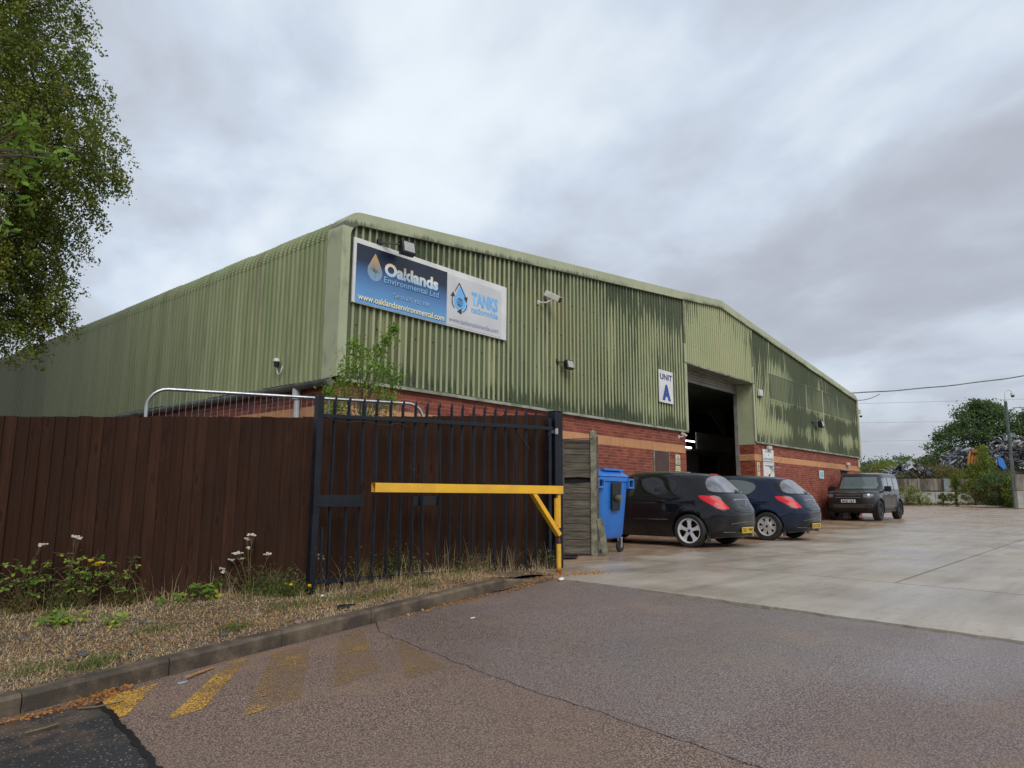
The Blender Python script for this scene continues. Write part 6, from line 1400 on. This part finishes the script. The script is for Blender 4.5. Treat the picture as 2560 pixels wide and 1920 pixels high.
e_ = pts[-1]; mb = MB(); mb.lathe([(0, .02), (.11, .0), (.14, -.16), (.13, -.2), (0, -.2)], e_, 'z', 12); mb.obj('camera_housing', m_offw, t_, True); mb = MB(); mb.lathe([(.115, -.2), (.10, -.3), (0, -.34)], e_, 'z', 12); mb.obj('camera_dome', m_black, t_, True)
mb = MB(); mb.tube([Vector((0, 0, ht-.65))+rt*.1, Vector((0, 0, ht-.63))+rt*.5, Vector((0, 0, ht-.45))+rt*.55, Vector((0, 0, ht-.42))+rt*1.5], .025, 5); mb.obj('cable_arm', m_pgrey, t_)
pole(2538, 1135, 45, .35, .06, 'thin grey steel post at the end of the nearer wall', False)
# scrap heaps
def scrap(name, label, cpx, cpy, dep, w_, h_, n, seed, cols):
    r = random.Random(seed); c = at(cpx, cpy, dep); t_ = thing(name, label, 'scrap', (c.x, c.y, .4)); base = c.z-.4
    for ci, cc_ in enumerate(cols):
        mb = MB()
        for i in range(n//len(cols)):
            u = r.uniform(-1, 1); hh = base*.0+ (base+h_*(1-u*u)*r.uniform(.0, 1)); p = rt*(u*w_/2)+wf*r.uniform(-1.2, 1.2)+Vector((0, 0, hh)); Rr = Matrix.Rotation(r.uniform(0, 6), 3, 'Z') @ Matrix.Rotation(r.uniform(-1, 1), 3, 'X') @ Matrix.Rotation(r.uniform(-1, 1), 3, 'Y')
            k_ = r.random()
            if k_ < .45: mb.box(p, (r.uniform(.3, .9), r.uniform(.02, .07), r.uniform(.08, .32)), Rr)
            elif k_ < .7: mb.bar(p, p+Rr @ Vector((r.uniform(.4, 1.3), 0, 0)), r.uniform(.03, .08))
            elif k_ < .85: mb.tube([p+Rr @ Vector((.35*math.cos(a), .05*math.sin(3*a), .35*math.sin(a))) for a in np.linspace(0, 5.5, 10)], .05, 5)
            else: mb.poly([p+Rr @ Vector(q) for q in ((-.3, 0, 0), (.25, .06, -.12), (.36, 0, .18), (0, .06, .33), (-.24, 0, .24))], Rr @ Vector((0, .05, 0)))
        o = mb.obj('scrap_metal', cc_, t_); o['kind'] = 'stuff'
    mb = MB(); mb.poly([rt*(-w_/2)+wf*-1.0+Vector((0, 0, -.3)), rt*(w_/2)+wf*-1.0+Vector((0, 0, -.3)), rt*(w_*.4)+wf*.2+Vector((0, 0, base*.9)), rt*(-w_*.4)+wf*.2+Vector((0, 0, base*.9))], wf*3); mb.obj('core', mat('scrap_core', vary((.03, .025, .02), (.06, .045, .035), 2, .9)), t_)
sc = [mat('scrap_white', vary((.55, .56, .57), (.32, .32, .32), 2, .45)), mat('scrap_grey', vary((.20, .21, .22), (.10, .10, .105), 2, .5, metal=.3)), mat('scrap_light', vary((.38, .39, .40), (.16, .17, .18), 2, .4)), mat('scrap_blue', vary((.05, .07, .12), (.08, .10, .14), 2, .4)), mat('scrap_rust', vary((.10, .05, .03), (.05, .03, .02), 2, .8)), m_black]
scrap('scrap_heap', 'crumpled pile of white and dark scrap cars behind the left part of the yard wall', 2275, 1186, 66, 3.6, 1.0, 150, 1, sc)
scrap('scrap_heap', 'heap of crushed grey and white scrap vehicles beneath the big trees', 2415, 1172, 68, 5.0, 2.0, 330, 2, sc); scrap('scrap_heap', 'highest heap of mixed scrap metal at the right edge behind the bushes', 2530, 1160, 66, 5.5, 2.6, 420, 3, sc)
c = at(2441, 1152, 66.5); og = thing('grab_arm', 'orange crane grab standing against the scrap heap', 'machine', tuple(c)); m_or = mat('orange_paint', vary((.42, .17, .03), (.28, .11, .025), 3, .6))
for k_ in range(4): mb = MB(); q_ = rt*(-.45+.28*k_); mb.tube([q_+Vector((0, 0, .9)), q_+rt*(-.2)+Vector((0, 0, .4)), q_+rt*(-.35)+Vector((0, 0, -.3)), q_+rt*(-.2)+Vector((0, 0, -1.0))], [.10, .13, .12, .05], 6); mb.obj('tine', m_or, og, True)
mb = MB(); mb.box(Vector((0, 0, .9))+rt*.1, (1.2, .5, .35)); mb.box(rt*1.6+Vector((0, 0, -1.0)), (.7, .4, .2)); mb.obj('frame', m_or, og)
c = at(2506, 1160, 63); bl = thing('blue_barrel', 'bright blue plastic sheet on the scrap heap', 'scrap', tuple(c)); mb = MB(); mb.poly([rt*-.35+Vector((0, 0, .55)), rt*.1+Vector((0, 0, .5)), rt*.35+Vector((0, 0, -.3)), rt*.1+Vector((0, 0, -.5)), rt*-.3+Vector((0, 0, -.1))], wf*.2); mb.obj('sheet', mat('blue_plastic', color=(.03, .16, .5)), bl)
# bushes and trees
def fb(px, py_base, dep, h, w, m, label, nc=60, nl=60, size=.11, name='bush', conic=0., cat='bush', grp=None, trunk=.05, lift=.02, clump=.16):
    b = at(px, py_base, dep); b.z = zg(b.x); return bushlike(name, label, cat, b, h, w, m, nc, nl, size, grp, trunk, lift, 'crown' if cat == 'tree' else 'foliage', 'trunk' if cat == 'tree' else 'stems', conic=conic, clump=clump)
fb(2268, 1262, 55, 1.5, 2.2, m_lbush, 'thin yellow green bush against the wall just right of the grey vehicle', 40, 26, .12); fb(2300, 1262, 54.5, 1.2, 1.6, m_lbush, 'sparse low bush with yellowish stems right of the first bush', 26, 22, .12)
fb(2358, 1262, 54, .95, .8, m_lbush, 'small upright bush below the blue grey pillar', 26, 40, .10, conic=.4); fb(2392, 1263, 53, 2.3, 1.3, m_lbush, 'slim pointed bush in the middle of the yard wall', 50, 60, .10, conic=.75)
fb(2440, 1266, 51, 2.9, 1.9, m_lbush, 'tall bright bush left part of the thicket before the wall', 70, 60, .11, conic=.3); fb(2470, 1266, 50.5, 4.2, 2.4, m_lbush, 'tallest yellow green bush with a pointed top before the scrap heap', 90, 65, .11, conic=.7)
fb(2505, 1268, 49, 2.3, 2.6, m_lfar, 'dense dark green bush right part of the thicket', 80, 70, .11); fb(2532, 1268, 48, 1.9, 1.3, m_lbush, 'yellow green bush at the foot of the camera pole', 45, 55, .11); fb(2480, 1268, 49.5, 1.7, 2.6, m_lolive, 'olive coloured low bush in front of the thicket', 60, 60, .11)
fb(2185, 1200, 72, 3.6, 5, m_lolive, 'olive green bush behind the wall beside the warehouse corner', 70, 60, .16, clump=.14); fb(2225, 1200, 74, 4.2, 5, m_lbush, 'rounded yellow green bush behind the wall near the warehouse', 70, 60, .16, clump=.14); fb(2340, 1200, 66, 3.3, 6, m_lolive, 'wide olive bush standing behind the wall between the scrap heaps', 100, 70, .14, clump=.12)
fb(2385, 1200, 64, 3.0, 3.2, m_lolive, 'brownish olive bush directly left of the scrap heap', 60, 60, .14)
fb(2385, 1200, 84, 9.0, 6.0, m_lfar, 'dark green tree left of the largest tree behind the scrap heap', 110, 80, .24, 'tree', cat='tree', trunk=.2, lift=.1, clump=.13); fb(2470, 1200, 84, 11.8, 8.5, m_lfar, 'largest dark green tree rising above the scrap heap', 240, 100, .28, 'tree', cat='tree', trunk=.28, lift=.1, clump=.11)
fb(2590, 1200, 80, 10.2, 7.0, m_lfar, 'green tree cut by the right edge of the picture behind the camera pole', 120, 80, .24, 'tree', cat='tree', trunk=.2, lift=.1, clump=.12); fb(2330, 1200, 88, 5.6, 5.0, m_lolive, 'lower yellowish green tree at the left foot of the big trees', 70, 60, .22, 'tree', cat='tree', trunk=.15, lift=.05)
for i, (px, h) in enumerate([(2160, 7), (2192, 7.6), (2222, 7.0), (2252, 8.4), (2282, 8.0), (2312, 8.6), (2345, 9)]):
    fb(px, 1200, 130+i*2, h, 9, m_lfar, ['distant skyline tree closest to the warehouse corner', 'second distant skyline tree from the warehouse corner', 'third distant skyline tree from the warehouse corner', 'distant skyline tree above the left scrap heap', 'distant skyline tree midway between the warehouse and the big trees', 'second distant skyline tree left of the big trees', 'distant skyline tree touching the left edge of the big trees'][i], 45, 45, .42, 'distant_tree', cat='tree', grp='distant trees on the skyline', trunk=.2, lift=.02, clump=.13)
# grassy bank behind the wall
def bank():
    V = []; F = []; n = 24
    for i in range(n+1):
        s_ = -60+180*i/n
        for j, (o_, z) in enumerate(((8, .4), (30, 1.6+.8*math.sin(i*.7)), (60, 3.2+1.0*math.sin(i*.5)), (100, 3.4))): p = WC+wn*s_+wf*o_; V.append((p.x, p.y, z))
    for i in range(n):
        for j in range(3): a = i*4+j; F.append((a, a+4, a+5, a+1))
    o = rawmesh('bank', V, F, mats=mat('grassy_bank', vary((.085, .095, .025), (.13, .13, .04), .25, .95)), smooth=True); o['kind'] = 'structure'
bank()
# weeds at the foot of the wall
rr_ = np.random.default_rng(5); C = []
for i in range(2600): s_ = rr_.uniform(edges[1], edges[-1]); o_ = rr_.uniform(-1.3, -.3); p = wp(s_, o_, 0); C.append((p.x, p.y, zg(p.x)+abs(rr_.normal())*.09))
o = leafmesh('wall_foot_weeds', C, .16, mat('dry_weed', f_leaf([(0, (.13, .085, .035)), (1, (.22, .17, .07))], .2)), None); o['kind'] = 'stuff'
for k_, (px, w_) in enumerate(((2465, 1.5), (2505, 1.0))): p = at(px, 1266, 49); blob('rubble', ('long' if k_ == 0 else 'short')+' strip of pale rubble on the yard in front of the thicket', 'rubble', (p.x, p.y, zg(p.x)), (.5, w_*1.3, .22), m_block, 0, k_+7, .6)
# overhead lines
def wire(name, label, a, b, sag, r_, m, wob=0): 
    mb = MB(); a, b = Vector(a), Vector(b); mb.tube([a.lerp(b, i/30)-Vector((0, 0, sag*4*(i/30)*(1-i/30)-wob*math.sin(i*1.3))) for i in range(31)], r_, 5); tag(mb.obj(name, m), label, 'cable')
wire('overhead_cable', 'thick twisted grey cable running from the warehouse corner out to the right', (29.6, -.06, 6.0), at(3000, 848, 34), .45, .028, m_gutter, .012); wire('overhead_cable', 'short loose cable tail joining the thick cable at the warehouse corner', (30.2, -.06, 5.72), Vector((30.9, -1.0, 6.02)), .1, .018, m_gutter)
m_wire = mat('grey_wire', color=(.32, .33, .36)); 
for y0, y1, d_, lb in ((1012, 1000, 120, 'highest faint power line crossing the sky behind the yard'), (1057, 1055, 125, 'middle faint power line crossing the sky behind the yard'), (1103, 1101, 130, 'lowest faint power line just above the distant trees')): wire('power_line', lb, at(1900, y0+4, d_), at(2700, y1-6, d_), .0, .026, m_wire)
